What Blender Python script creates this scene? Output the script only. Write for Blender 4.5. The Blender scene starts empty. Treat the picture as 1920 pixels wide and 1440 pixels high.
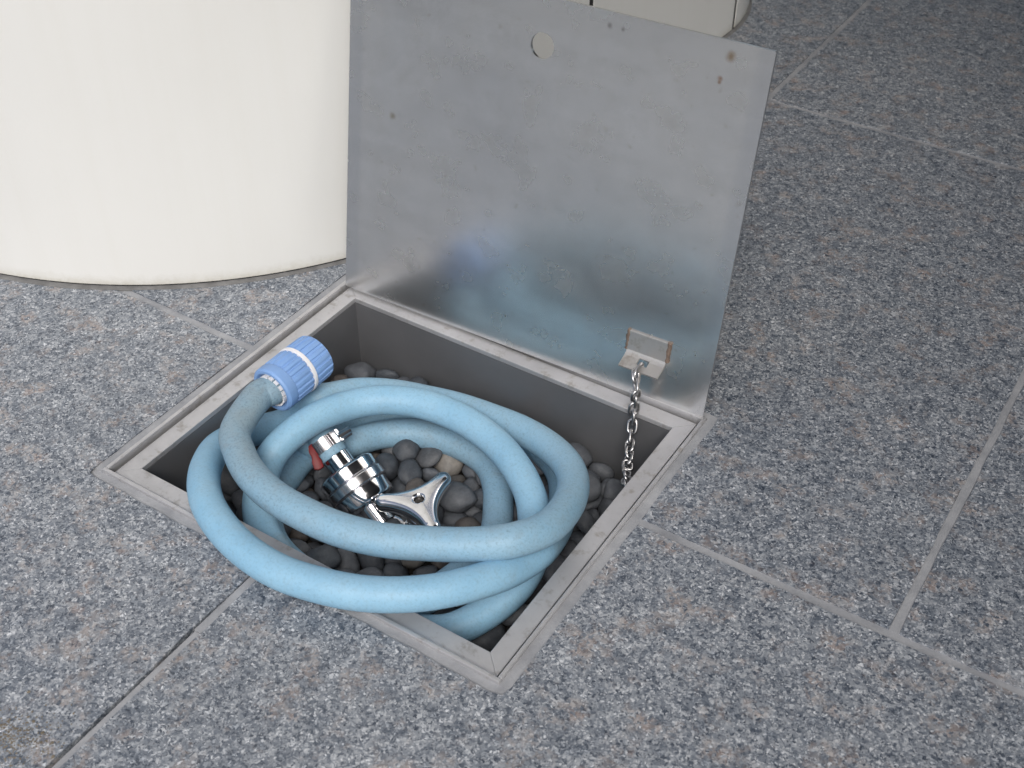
import bpy, bmesh, math, random
from mathutils import Vector, Matrix, Quaternion, noise

sc = bpy.context.scene
COL = sc.collection
R = math.radians

# ------------------------------------------------------------------ camera
cam_d = bpy.data.cameras.new('camera')
cam = bpy.data.objects.new('camera', cam_d); COL.objects.link(cam)
cam_d.sensor_width = 36.0
cam_d.lens = 43.65
cam_d.clip_start = 0.01
cam_d.clip_end = 2000
_r = Vector((0.84122, 0.54068, 0.00277)); _d = Vector((0.35039, -0.54123, -0.76439)); _f = Vector((-0.41179, 0.64399, -0.64475))
_m = Matrix((( _r.x, -_d.x, -_f.x), (_r.y, -_d.y, -_f.y), (_r.z, -_d.z, -_f.z))).to_4x4()
_m.translation = Vector((0.52913, -0.34034, 0.55597))
cam.matrix_world = _m
cam_d.dof.use_dof = True
cam_d.dof.focus_distance = 0.84
cam_d.dof.aperture_fstop = 16.0
sc.camera = cam

# ------------------------------------------------------------------ sky and sun (soft, thinly overcast)
SUN_EL, SUN_AZ = 46.0, 302.0          # azimuth of the sun, degrees counter-clockwise from +X
world = bpy.data.worlds.new('World'); sc.world = world
world.use_nodes = True
wn = world.node_tree
sky = wn.nodes.new('ShaderNodeTexSky')
sky.sky_type = 'NISHITA'; sky.sun_disc = False
sky.sun_elevation = R(SUN_EL); sky.sun_rotation = R(90.0 - SUN_AZ)
sky.air_density = 1.0; sky.dust_density = 4.0; sky.ozone_density = 1.0
bg = wn.nodes['Background']
bg.inputs['Strength'].default_value = 0.105
_hs = wn.nodes.new('ShaderNodeHueSaturation'); _hs.inputs['Saturation'].default_value = 0.72   # thin high cloud whitens the blue
wn.links.new(sky.outputs[0], _hs.inputs['Color']); wn.links.new(_hs.outputs[0], bg.inputs['Color'])
sun_d = bpy.data.lights.new('sun', 'SUN')
sun_d.energy = 1.5; sun_d.angle = R(26.0); sun_d.color = (1.0, 0.975, 0.94)
sun = bpy.data.objects.new('sun', sun_d); COL.objects.link(sun)
_sd = Vector((math.cos(R(SUN_EL))*math.cos(R(SUN_AZ)), math.cos(R(SUN_EL))*math.sin(R(SUN_AZ)), math.sin(R(SUN_EL))))
sun.rotation_euler = _sd.to_track_quat('Z', 'Y').to_euler()
sun.location = _sd*6

sc.view_settings.view_transform = 'Standard'
sc.view_settings.look = 'None'
sc.view_settings.gamma = 1.0
sc.view_settings.exposure = 0.36
sc.render.engine = 'CYCLES'
sc.cycles.max_bounces = 7; sc.cycles.diffuse_bounces = 3; sc.cycles.glossy_bounces = 4

# ------------------------------------------------------------------ helpers
def tag(o, label=None, cat=None, group=None, kind=None):
    if label: o['label'] = label
    if cat: o['category'] = cat
    if group: o['group'] = group
    if kind: o['kind'] = kind
    return o

def link(name, me, mat=None, parent=None, smooth=False):
    if mat is not None:
        me.materials.clear(); me.materials.append(mat)
    if smooth:
        for p in me.polygons: p.use_smooth = True
    o = bpy.data.objects.new(name, me); COL.objects.link(o)
    if parent is not None: o.parent = parent
    return o

def build(name, bm, mat, parent=None, smooth=False, recalc=True):
    if recalc: bmesh.ops.recalc_face_normals(bm, faces=bm.faces[:])
    me = bpy.data.meshes.new(name); bm.to_mesh(me); bm.free()
    return link(name, me, mat, parent, smooth)

def empty(name, loc=(0, 0, 0)):
    o = bpy.data.objects.new(name, None); COL.objects.link(o)
    o.location = loc; o.empty_display_size = 0.02
    return o

def autosmooth(o, ang=35):
    me = o.data
    for p in me.polygons: p.use_smooth = True
    try:
        me.set_sharp_from_angle(angle=R(ang))
    except Exception:
        pass

def add_box(bm, lo, hi):
    v = [bm.verts.new((x, y, z)) for z in (lo[2], hi[2]) for y in (lo[1], hi[1]) for x in (lo[0], hi[0])]
    for f in ((0, 2, 3, 1), (4, 5, 7, 6), (0, 1, 5, 4), (2, 6, 7, 3), (0, 4, 6, 2), (1, 3, 7, 5)):
        bm.faces.new([v[i] for i in f])
    return v

def bevel(bm, w, seg=2):
    bmesh.ops.recalc_face_normals(bm, faces=bm.faces[:])
    bmesh.ops.bevel(bm, geom=[e for e in bm.edges if len(e.link_faces) == 2 and e.calc_face_angle(0) > 0.4], offset=w, segments=seg, profile=0.6, affect='EDGES', clamp_overlap=True)

def poly_prism(pts, z0, z1, tri=True):
    """prism of an outline of xy points"""
    bm = bmesh.new()
    a = [bm.verts.new((x, y, z0)) for x, y in pts]
    b = [bm.verts.new((x, y, z1)) for x, y in pts]
    n = len(pts)
    bm.faces.new(b); bm.faces.new(a[::-1])
    for i in range(n): bm.faces.new((a[i], a[(i+1) % n], b[(i+1) % n], b[i]))
    return bm

def catmull(P, n):
    P = [Vector(p) for p in P]
    Q = [2*P[0]-P[1]] + P + [2*P[-1]-P[-2]]
    out = []
    for i in range(1, len(Q)-2):
        a, b, c, d = Q[i-1:i+3]
        for k in range(n):
            t = k/n
            out.append(0.5*((2*b)+(c-a)*t+(2*a-5*b+4*c-d)*t*t+(3*b-a-3*c+d)*t**3))
    out.append(P[-1].copy())
    return out

def frames(path):
    T = []
    for i in range(len(path)):
        a = path[max(0, i-1)]; b = path[min(len(path)-1, i+1)]
        T.append((b-a).normalized())
    N = [T[0].orthogonal().normalized()]
    for i in range(1, len(path)):
        n = N[-1]-T[i]*N[-1].dot(T[i])
        N.append(n.normalized())
    return T, N

def tube(bm, path, rad, seg=20, caps=True):
    T, N = frames(path)
    rings = []
    for i, p in enumerate(path):
        r = rad(i/(len(path)-1)) if callable(rad) else rad
        B = T[i].cross(N[i])
        rings.append([bm.verts.new(p+(N[i]*math.cos(2*math.pi*k/seg)+B*math.sin(2*math.pi*k/seg))*r) for k in range(seg)])
    for i in range(len(rings)-1):
        for k in range(seg):
            bm.faces.new((rings[i][k], rings[i][(k+1) % seg], rings[i+1][(k+1) % seg], rings[i+1][k]))
    if caps:
        bm.faces.new(rings[0][::-1]); bm.faces.new(rings[-1])
    return rings

def lathe(bm, prof, origin, axis, seg=48, rfun=None, caps=True):
    """prof: list of (s along axis, radius); rfun(theta, s, r) may modulate"""
    axis = Vector(axis).normalized(); u = axis.orthogonal().normalized(); v = axis.cross(u)
    o = Vector(origin); rings = []
    for s, r in prof:
        ring = []
        for k in range(seg):
            th = 2*math.pi*k/seg
            rr = rfun(th, s, r) if rfun else r
            ring.append(bm.verts.new(o+axis*s+(u*math.cos(th)+v*math.sin(th))*rr))
        rings.append(ring)
    for i in range(len(rings)-1):
        for k in range(seg):
            bm.faces.new((rings[i][k], rings[i][(k+1) % seg], rings[i+1][(k+1) % seg], rings[i+1][k]))
    if caps:
        bm.faces.new(rings[0][::-1]); bm.faces.new(rings[-1])
    return rings

# ------------------------------------------------------------------ materials
class NT:
    def __init__(self, name):
        self.m = bpy.data.materials.new(name); self.m.use_nodes = True
        self.t = self.m.node_tree; self.b = self.t.nodes['Principled BSDF']
    def n(self, typ, **kw):
        nd = self.t.nodes.new('ShaderNode'+typ)
        for k, v in kw.items():
            if k.startswith('i_'):
                key = k[2:]; key = int(key) if key.isdigit() else key.replace('_', ' ')
                nd.inputs[key].default_value = v
            else: setattr(nd, k, v)
        return nd
    def l(self, a, b):
        self.t.links.new(a, b)
    def coord(self, which='Object', scale=None):
        c = self.n('TexCoord').outputs[which]
        return c
    def noise(self, co, scale, detail=3, rough=0.5, dist=0.0):
        nd = self.n('TexNoise'); self.l(co, nd.inputs['Vector'])
        nd.inputs['Scale'].default_value = scale; nd.inputs['Detail'].default_value = detail
        nd.inputs['Roughness'].default_value = rough; nd.inputs['Distortion'].default_value = dist
        return nd
    def ramp(self, fac, stops, interp='LINEAR'):
        nd = self.n('ValToRGB'); cr = nd.color_ramp; cr.interpolation = interp
        while len(cr.elements) < len(stops): cr.elements.new(0.5)
        for e, (p, c) in zip(cr.elements, stops):
            e.position = p; e.color = (*c, 1) if len(c) == 3 else c
        self.l(fac, nd.inputs['Fac']); return nd
    def mix(self, fac, a, b, blend='MIX'):
        nd = self.n('Mix', data_type='RGBA', blend_type=blend)
        for sock, v in ((0, fac), (6, a), (7, b)):
            if hasattr(v, 'is_output'): self.l(v, nd.inputs[sock])
            elif sock == 0: nd.inputs[0].default_value = v
            else: nd.inputs[sock].default_value = (*v, 1)
        return nd.outputs[2]
    def math(self, op, a, b=None):
        nd = self.n('Math', operation=op)
        for i, v in enumerate((a, b)):
            if v is None: continue
            if hasattr(v, 'is_output'): self.l(v, nd.inputs[i])
            else: nd.inputs[i].default_value = v
        return nd.outputs[0]
    def vor(self, co, scale, feature='F1', rnd=1.0):
        nd = self.n('TexVoronoi', feature=feature); self.l(co, nd.inputs['Vector'])
        nd.inputs['Scale'].default_value = scale; nd.inputs['Randomness'].default_value = rnd
        return nd
    def bump(self, h, strength=0.3, dist=0.001):
        nd = self.n('Bump'); nd.inputs['Strength'].default_value = strength; nd.inputs['Distance'].default_value = dist
        self.l(h, nd.inputs['Height']); self.l(nd.outputs[0], self.b.inputs['Normal']); return nd
    def set(self, **kw):
        for k, v in kw.items():
            s = self.b.inputs[k.replace('_', ' ')]
            if hasattr(v, 'is_output'): self.l(v, s)
            else: s.default_value = (*v, 1) if isinstance(v, tuple) and len(v) == 3 else v
        return self.m

def mat_granite():
    k = NT('granite')
    co = k.coord('Object')
    oi = k.n('ObjectInfo')
    off = k.n('VectorMath', operation='ADD'); k.l(co, off.inputs[0])
    sc_ = k.n('VectorMath', operation='SCALE'); k.l(oi.outputs['Location'], sc_.inputs[0]); sc_.inputs['Scale'].default_value = 3.7
    k.l(sc_.outputs[0], off.inputs[1])
    # warp the coordinates so the crystals have ragged shapes
    wn_ = k.noise(off.outputs[0], 260, 3, 0.65)
    sub = k.n('VectorMath', operation='SUBTRACT'); k.l(wn_.outputs['Color'], sub.inputs[0]); sub.inputs[1].default_value = (.5, .5, .5)
    ws = k.n('VectorMath', operation='SCALE'); k.l(sub.outputs[0], ws.inputs[0]); ws.inputs['Scale'].default_value = 0.0050
    wc = k.n('VectorMath', operation='ADD'); k.l(off.outputs[0], wc.inputs[0]); k.l(ws.outputs[0], wc.inputs[1])
    v1 = k.vor(wc.outputs[0], 470)
    v2 = k.vor(wc.outputs[0], 1000)
    v3 = k.vor(wc.outputs[0], 160)
    s1 = k.n('SeparateColor'); k.l(v1.outputs['Color'], s1.inputs[0])
    s2 = k.n('SeparateColor'); k.l(v2.outputs['Color'], s2.inputs[0])
    s3 = k.n('SeparateColor'); k.l(v3.outputs['Color'], s3.inputs[0])
    c1 = k.ramp(s1.outputs[0], [(0.0, (.055, .068, .09)), (.22, (.14, .158, .185)), (.50, (.225, .245, .27)), (.72, (.30, .315, .33)), (.90, (.40, .415, .43)), (1.0, (.58, .59, .60))])
    c2 = k.ramp(s2.outputs[0], [(0.0, (.045, .056, .076)), (.25, (.15, .168, .195)), (.6, (.27, .285, .305)), (.86, (.43, .44, .45)), (1.0, (.72, .73, .74))])
    f12 = k.ramp(s2.outputs[1], [(.35, (0, 0, 0)), (.65, (1, 1, 1))])
    base = k.mix(f12.outputs[0], c1.outputs[0], c2.outputs[0])
    # feldspar: warm pinkish clots
    pn = k.noise(off.outputs[0], 42, 4, 0.6)
    pm = k.ramp(pn.outputs['Fac'], [(.51, (0, 0, 0)), (.63, (1, 1, 1))])
    pk = k.ramp(s3.outputs[1], [(0.0, (.34, .24, .19)), (.5, (.42, .35, .30)), (1.0, (.40, .38, .37))])
    pmask = k.math('MULTIPLY', pm.outputs[0], k.ramp(s1.outputs[2], [(.2, (0, 0, 0)), (.5, (.54, .54, .54))]).outputs[0])
    base = k.mix(pmask, base, pk.outputs[0])
    # dark biotite clusters
    dn = k.noise(off.outputs[0], 95, 3, 0.6)
    dm = k.ramp(dn.outputs['Fac'], [(.34, (1.10, 1.10, 1.10)), (.48, (1, 1, 1)), (.64, (.70, .73, .77))])
    base = k.mix(1.0, base, dm.outputs[0], 'MULTIPLY')
    # broad tonal drift
    bn = k.noise(off.outputs[0], 6, 3, 0.5)
    bm_ = k.ramp(bn.outputs['Fac'], [(.3, (.79, .815, .85)), (.7, (.935, .95, .975))])
    base = k.mix(1.0, base, bm_.outputs[0], 'MULTIPLY')
    tt = k.ramp(oi.outputs['Random'], [(0, (.93, .935, .945)), (.5, (1, 1, 1)), (1, (1.06, 1.05, 1.04))])
    base = k.mix(1.0, base, tt.outputs[0], 'MULTIPLY')
    rg = k.ramp(s1.outputs[1], [(0, (.24,)*3), (1, (.44,)*3)])
    k.bump(k.noise(off.outputs[0], 520, 2, .65).outputs['Fac'], 0.22, 0.0008)
    return k.set(Base_Color=base, Roughness=rg.outputs[0], Specular_IOR_Level=0.5)

def mat_grout():
    k = NT('grout'); co = k.coord('Object')
    n1 = k.noise(co, 38, 5, .65); n2 = k.noise(co, 700, 3, .65)
    c = k.ramp(n1.outputs['Fac'], [(.3, (.23, .24, .26)), (.5, (.32, .33, .35)), (.7, (.40, .41, .43))])
    c2 = k.mix(k.math('MULTIPLY', n2.outputs['Fac'], .35), c.outputs[0], (.15, .155, .17))
    k.bump(n2.outputs['Fac'], .3, .0006)
    return k.set(Base_Color=c2, Roughness=.8)

def mat_plain(name, col, rough=.6, metal=0.0, var=.15, scale=60, bump=0.0, bscale=300, spec=.5):
    k = NT(name); co = k.coord('Object'); n = k.noise(co, scale, 4, .6)
    c = k.ramp(n.outputs['Fac'], [(.25, tuple(x*(1-var) for x in col)), (.75, tuple(min(1, x*(1+var)) for x in col))])
    if bump:
        k.bump(k.noise(co, bscale, 3, .6).outputs['Fac'], bump, .0005)
    return k.set(Base_Color=c.outputs[0], Roughness=rough, Metallic=metal, Specular_IOR_Level=spec)

def mat_steel(name, base=(.56, .565, .575), rough=.34, metal=.9, stain=.2, grain=True):
    k = NT(name); co = k.coord('Object')
    n1 = k.noise(co, 14, 5, .6); n2 = k.noise(co, 90, 4, .65); n3 = k.noise(co, 420, 2, .5)
    c = k.ramp(n1.outputs['Fac'], [(.3, tuple(x*(1-stain) for x in base)), (.7, base)])
    spots = k.ramp(n2.outputs['Fac'], [(.42, (1.04, 1.04, 1.04)), (.56, (1, 1, 1)), (.70, (.70, .67, .63))])
    col = k.mix(1.0, c.outputs[0], spots.outputs[0], 'MULTIPLY')
    r = k.ramp(n2.outputs['Fac'], [(.25, (rough*.8,)*3), (.75, (min(1, rough*1.3),)*3)])
    if grain: k.bump(n3.outputs['Fac'], .06, .0004)
    return k.set(Base_Color=col, Roughness=r.outputs[0], Metallic=metal)

def mat_lid():
    """dull mill-finish stainless sheet with water marks, bluer side margins and rust specks"""
    k = NT('lid_steel'); co = k.coord('Object')
    n1 = k.noise(co, 9, 5, .6, .4); n2 = k.noise(co, 38, 3, .6); n3 = k.noise(co, 170, 1, .5)
    c = k.ramp(n1.outputs['Fac'], [(.3, (.70, .70, .695)), (.5, (.765, .76, .745)), (.7, (.80, .79, .77))])
    blot = k.ramp(n2.outputs['Fac'], [(.30, (1.05, 1.05, 1.05)), (.5, (1, 1, 1)), (.75, (.90, .895, .885))])
    col = k.mix(1.0, c.outputs[0], blot.outputs[0], 'MULTIPLY')
    sp = k.ramp(n3.outputs['Fac'], [(.69, (1, 1, 1)), (.76, (.68, .62, .54))])
    col = k.mix(.3, col, k.mix(1.0, col, sp.outputs[0], 'MULTIPLY'))
    sx = k.n('SeparateXYZ'); k.l(co, sx.inputs[0])
    def rust(x, s, rad):
        d = k.math('SQRT', k.math('ADD', k.math('POWER', k.math('SUBTRACT', sx.outputs[0], x), 2.0), k.math('POWER', k.math('SUBTRACT', sx.outputs[1], s), 2.0)))
        d = k.math('ADD', d, k.math('MULTIPLY', k.math('SUBTRACT', n3.outputs['Fac'], .5), .003))
        return k.ramp(k.math('DIVIDE', d, rad), [(.15, (1, 1, 1)), (1.0, (0, 0, 0))]).outputs[0]
    for x, s, rad, rc in ((.2751, .2425, .0042, (.36, .22, .09)), (.2713, .2286, .0022, (.40, .20, .10)), (.2708, .2262, .0015, (.40, .24, .14)),
                          (.0409, .146, .003, (.45, .40, .30)), (.196, .243, .0022, (.30, .28, .26)), (.205, .2425, .0018, (.30, .28, .26))):
        col = k.mix(k.math('MULTIPLY', rust(x, s, rad), .75), col, rc)
    # whitish scale near the top edge
    sm = k.math('MULTIPLY', k.ramp(sx.outputs[1], [(.236, (0, 0, 0)), (.248, (1, 1, 1))]).outputs[0], k.ramp(n2.outputs['Fac'], [(.52, (0, 0, 0)), (.66, (1, 1, 1))]).outputs[0])
    col = k.mix(k.math('MULTIPLY', sm, .5), col, (.72, .75, .76))
    # margin down both sides: slightly darker and bluer
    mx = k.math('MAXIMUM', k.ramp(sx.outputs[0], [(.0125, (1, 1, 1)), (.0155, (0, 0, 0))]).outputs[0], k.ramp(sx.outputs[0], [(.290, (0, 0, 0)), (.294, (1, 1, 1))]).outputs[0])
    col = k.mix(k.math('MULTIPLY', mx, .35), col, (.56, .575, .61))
    r = k.ramp(n2.outputs['Fac'], [(.25, (.215,)*3), (.75, (.30,)*3)])
    # faint rolling streaks
    mp = k.n('Mapping'); k.l(co, mp.inputs['Vector']); mp.inputs['Scale'].default_value = (5, 75, 1); mp.inputs['Rotation'].default_value = (0, 0, .04)
    gr = k.noise(mp.outputs[0], 1.0, 2, .5)
    col = k.mix(1.0, col, k.ramp(gr.outputs['Fac'], [(.3, (.965,)*3), (.7, (1.025,)*3)]).outputs[0], 'MULTIPLY')
    return k.set(Base_Color=col, Roughness=r.outputs[0], Metallic=.96)

def mat_hose():
    k = NT('hose_rubber'); co = k.coord('Object')
    at = k.n('Attribute', attribute_name='grime')
    n1 = k.noise(co, 40, 5, .6); n2 = k.noise(co, 600, 4, .7); n3 = k.noise(co, 1500, 2, .6)
    base = k.ramp(n1.outputs['Fac'], [(.3, (.225, .445, .63)), (.7, (.285, .515, .695))])
    g = k.math('MULTIPLY', at.outputs['Fac'], k.ramp(n1.outputs['Fac'], [(.2, (.55,)*3), (.7, (1,)*3)]).outputs[0])
    col = k.mix(k.math('MULTIPLY', g, .9), base.outputs[0], (.215, .27, .30))
    spk = k.ramp(n2.outputs['Fac'], [(.50, (0, 0, 0)), (.72, (1, 1, 1))])
    col = k.mix(k.math('MULTIPLY', spk.outputs[0], k.math('ADD', k.math('MULTIPLY', at.outputs['Fac'], .62), .20)), col, (.10, .16, .20))
    n5 = k.noise(co, 130, 5, .7, .6)
    sm = k.ramp(n5.outputs['Fac'], [(.50, (0, 0, 0)), (.70, (1, 1, 1))])
    col = k.mix(k.math('MULTIPLY', sm.outputs[0], k.math('ADD', k.math('MULTIPLY', at.outputs['Fac'], .35), .12)), col, (.22, .27, .30))
    lt = k.ramp(n3.outputs['Fac'], [(.6, (0, 0, 0)), (.75, (1, 1, 1))])
    col = k.mix(k.math('MULTIPLY', lt.outputs[0], .18), col, (.50, .66, .76))
    k.bump(n2.outputs['Fac'], .12, .0004)
    return k.set(Base_Color=col, Roughness=.52, Specular_IOR_Level=.4)

def mat_pebble(name, a, b, c):
    k = NT(name); co = k.coord('Object'); oi = k.n('ObjectInfo')
    base = k.ramp(oi.outputs['Random'], [(0, a), (.5, b), (1, c)])
    n = k.noise(co, 2.2, 5, .65); n2 = k.noise(co, 9, 4, .7)
    m = k.ramp(n.outputs['Fac'], [(.3, (.75, .75, .76)), (.7, (1.25, 1.24, 1.22))])
    col = k.mix(1.0, base.outputs[0], m.outputs[0], 'MULTIPLY')
    dust = k.ramp(n2.outputs['Fac'], [(.55, (0, 0, 0)), (.8, (1, 1, 1))])
    col = k.mix(k.math('MULTIPLY', dust.outputs[0], .22), col, (.22, .21, .20))
    k.bump(n2.outputs['Fac'], .10, .02)
    return k.set(Base_Color=col, Roughness=.55, Specular_IOR_Level=.35)

def mat_pillar():
    k = NT('pillar_enamel'); co = k.coord('Object')
    n = k.noise(co, 5, 4, .5); n2 = k.noise(co, 120, 4, .7); n3 = k.noise(co, 500, 2, .5)
    c = k.ramp(n.outputs['Fac'], [(.3, (.69, .695, .68)), (.7, (.72, .725, .71))])
    sx = k.n('SeparateXYZ'); k.l(co, sx.inputs[0])
    # splash dirt in a narrow uneven band above the paving
    hz = k.math('ADD', sx.outputs[2], k.math('MULTIPLY', k.math('SUBTRACT', n2.outputs['Fac'], .5), .012))
    d = k.ramp(hz, [(.0, (1, 1, 1)), (.010, (0, 0, 0))])
    col = k.mix(k.math('MULTIPLY', d.outputs[0], .55), c.outputs[0], (.36, .33, .24))
    s = k.ramp(n2.outputs['Fac'], [(.70, (0, 0, 0)), (.80, (1, 1, 1))])
    col = k.mix(k.math('MULTIPLY', s.outputs[0], .16), col, (.45, .43, .38))
    st = k.n('Mapping'); k.l(co, st.inputs['Vector']); st.inputs['Scale'].default_value = (60, 60, 3)
    run = k.ramp(k.noise(st.outputs[0], 1.0, 4, .6).outputs['Fac'], [(.45, (1, 1, 1)), (.75, (.985, .983, .975))])
    col = k.mix(1.0, col, run.outputs[0], 'MULTIPLY')
    k.bump(n3.outputs['Fac'], .10, .0006)
    return k.set(Base_Color=col, Roughness=.55, Specular_IOR_Level=.4)

M = {}
M['granite'] = mat_granite()
M['grout'] = mat_grout()
M['bed'] = mat_plain('mortar_bed', (.05, .052, .055), .9)
M['frame'] = mat_steel('frame_steel', (.61, .61, .625), .46, .65, .26)
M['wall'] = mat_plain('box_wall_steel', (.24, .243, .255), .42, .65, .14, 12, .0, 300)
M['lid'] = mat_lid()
M['chain'] = mat_steel('chain_steel', (.50, .50, .51), .30, 1.0, .15, False)
M['bracket'] = mat_steel('bracket_steel', (.52, .51, .50), .42, .85, .15)
M['weld'] = mat_plain('burnt_weld', (.20, .15, .12), .5, .5, .5, 300, .6, 500)
def mat_chrome():
    k = NT('chrome'); co = k.coord('Object'); n = k.noise(co, 160, 5, .65); n2 = k.noise(co, 900, 2, .6)
    c = k.ramp(n.outputs['Fac'], [(.4, (.80, .80, .82)), (.62, (.74, .745, .76)), (.75, (.58, .58, .58))])
    r = k.ramp(n.outputs['Fac'], [(.35, (.06,)*3), (.60, (.13,)*3), (.75, (.34,)*3)])
    k.bump(n2.outputs['Fac'], .02, .0004)
    return k.set(Base_Color=c.outputs[0], Metallic=1.0, Roughness=r.outputs[0])
M['chrome'] = mat_chrome()
M['chrome_knurl'] = mat_steel('knurled_chrome', (.78, .77, .79), .22, 1.0, .1)
M['dark_metal'] = mat_plain('dark_metal', (.06, .055, .05), .5, .6)
M['hose'] = mat_hose()
M['blue'] = mat_plain('blue_plastic', (.19, .335, .62), .50, 0, .06, 90, .05, 500)
M['white_plastic'] = mat_plain('white_plastic', (.74, .74, .76), .4)
M['red'] = mat_plain('red_plastic', (.16, .008, .010), .45, 0, .2, 120, spec=.3)
M['pebble'] = mat_pebble('slate_pebble', (.062, .071, .084), (.108, .118, .134), (.085, .091, .101))
M['pebble_brown'] = mat_pebble('brown_pebble', (.105, .095, .09), (.13, .115, .105), (.10, .095, .09))
M['pebble_pale'] = mat_pebble('pale_pebble', (.20, .19, .175), (.22, .205, .19), (.185, .175, .165))
M['soil'] = mat_plain('soil', (.03, .026, .022), .95, 0, .4, 80, .8, 300)
M['pillar'] = mat_pillar()
M['joint'] = mat_plain('black_sealant', (.012, .012, .013), .6)
M['moss'] = mat_plain('mossy_dirt', (.17, .145, .11), .95, 0, .4, 60, .8, 600)
M['shade_slab_mat'] = mat_plain('shade_slab_grey', (.20, .20, .20), .9)
M['fillet'] = mat_plain('dirty_mortar', (.16, .16, .16), .9, 0, .35, 90, .4, 500)

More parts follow.
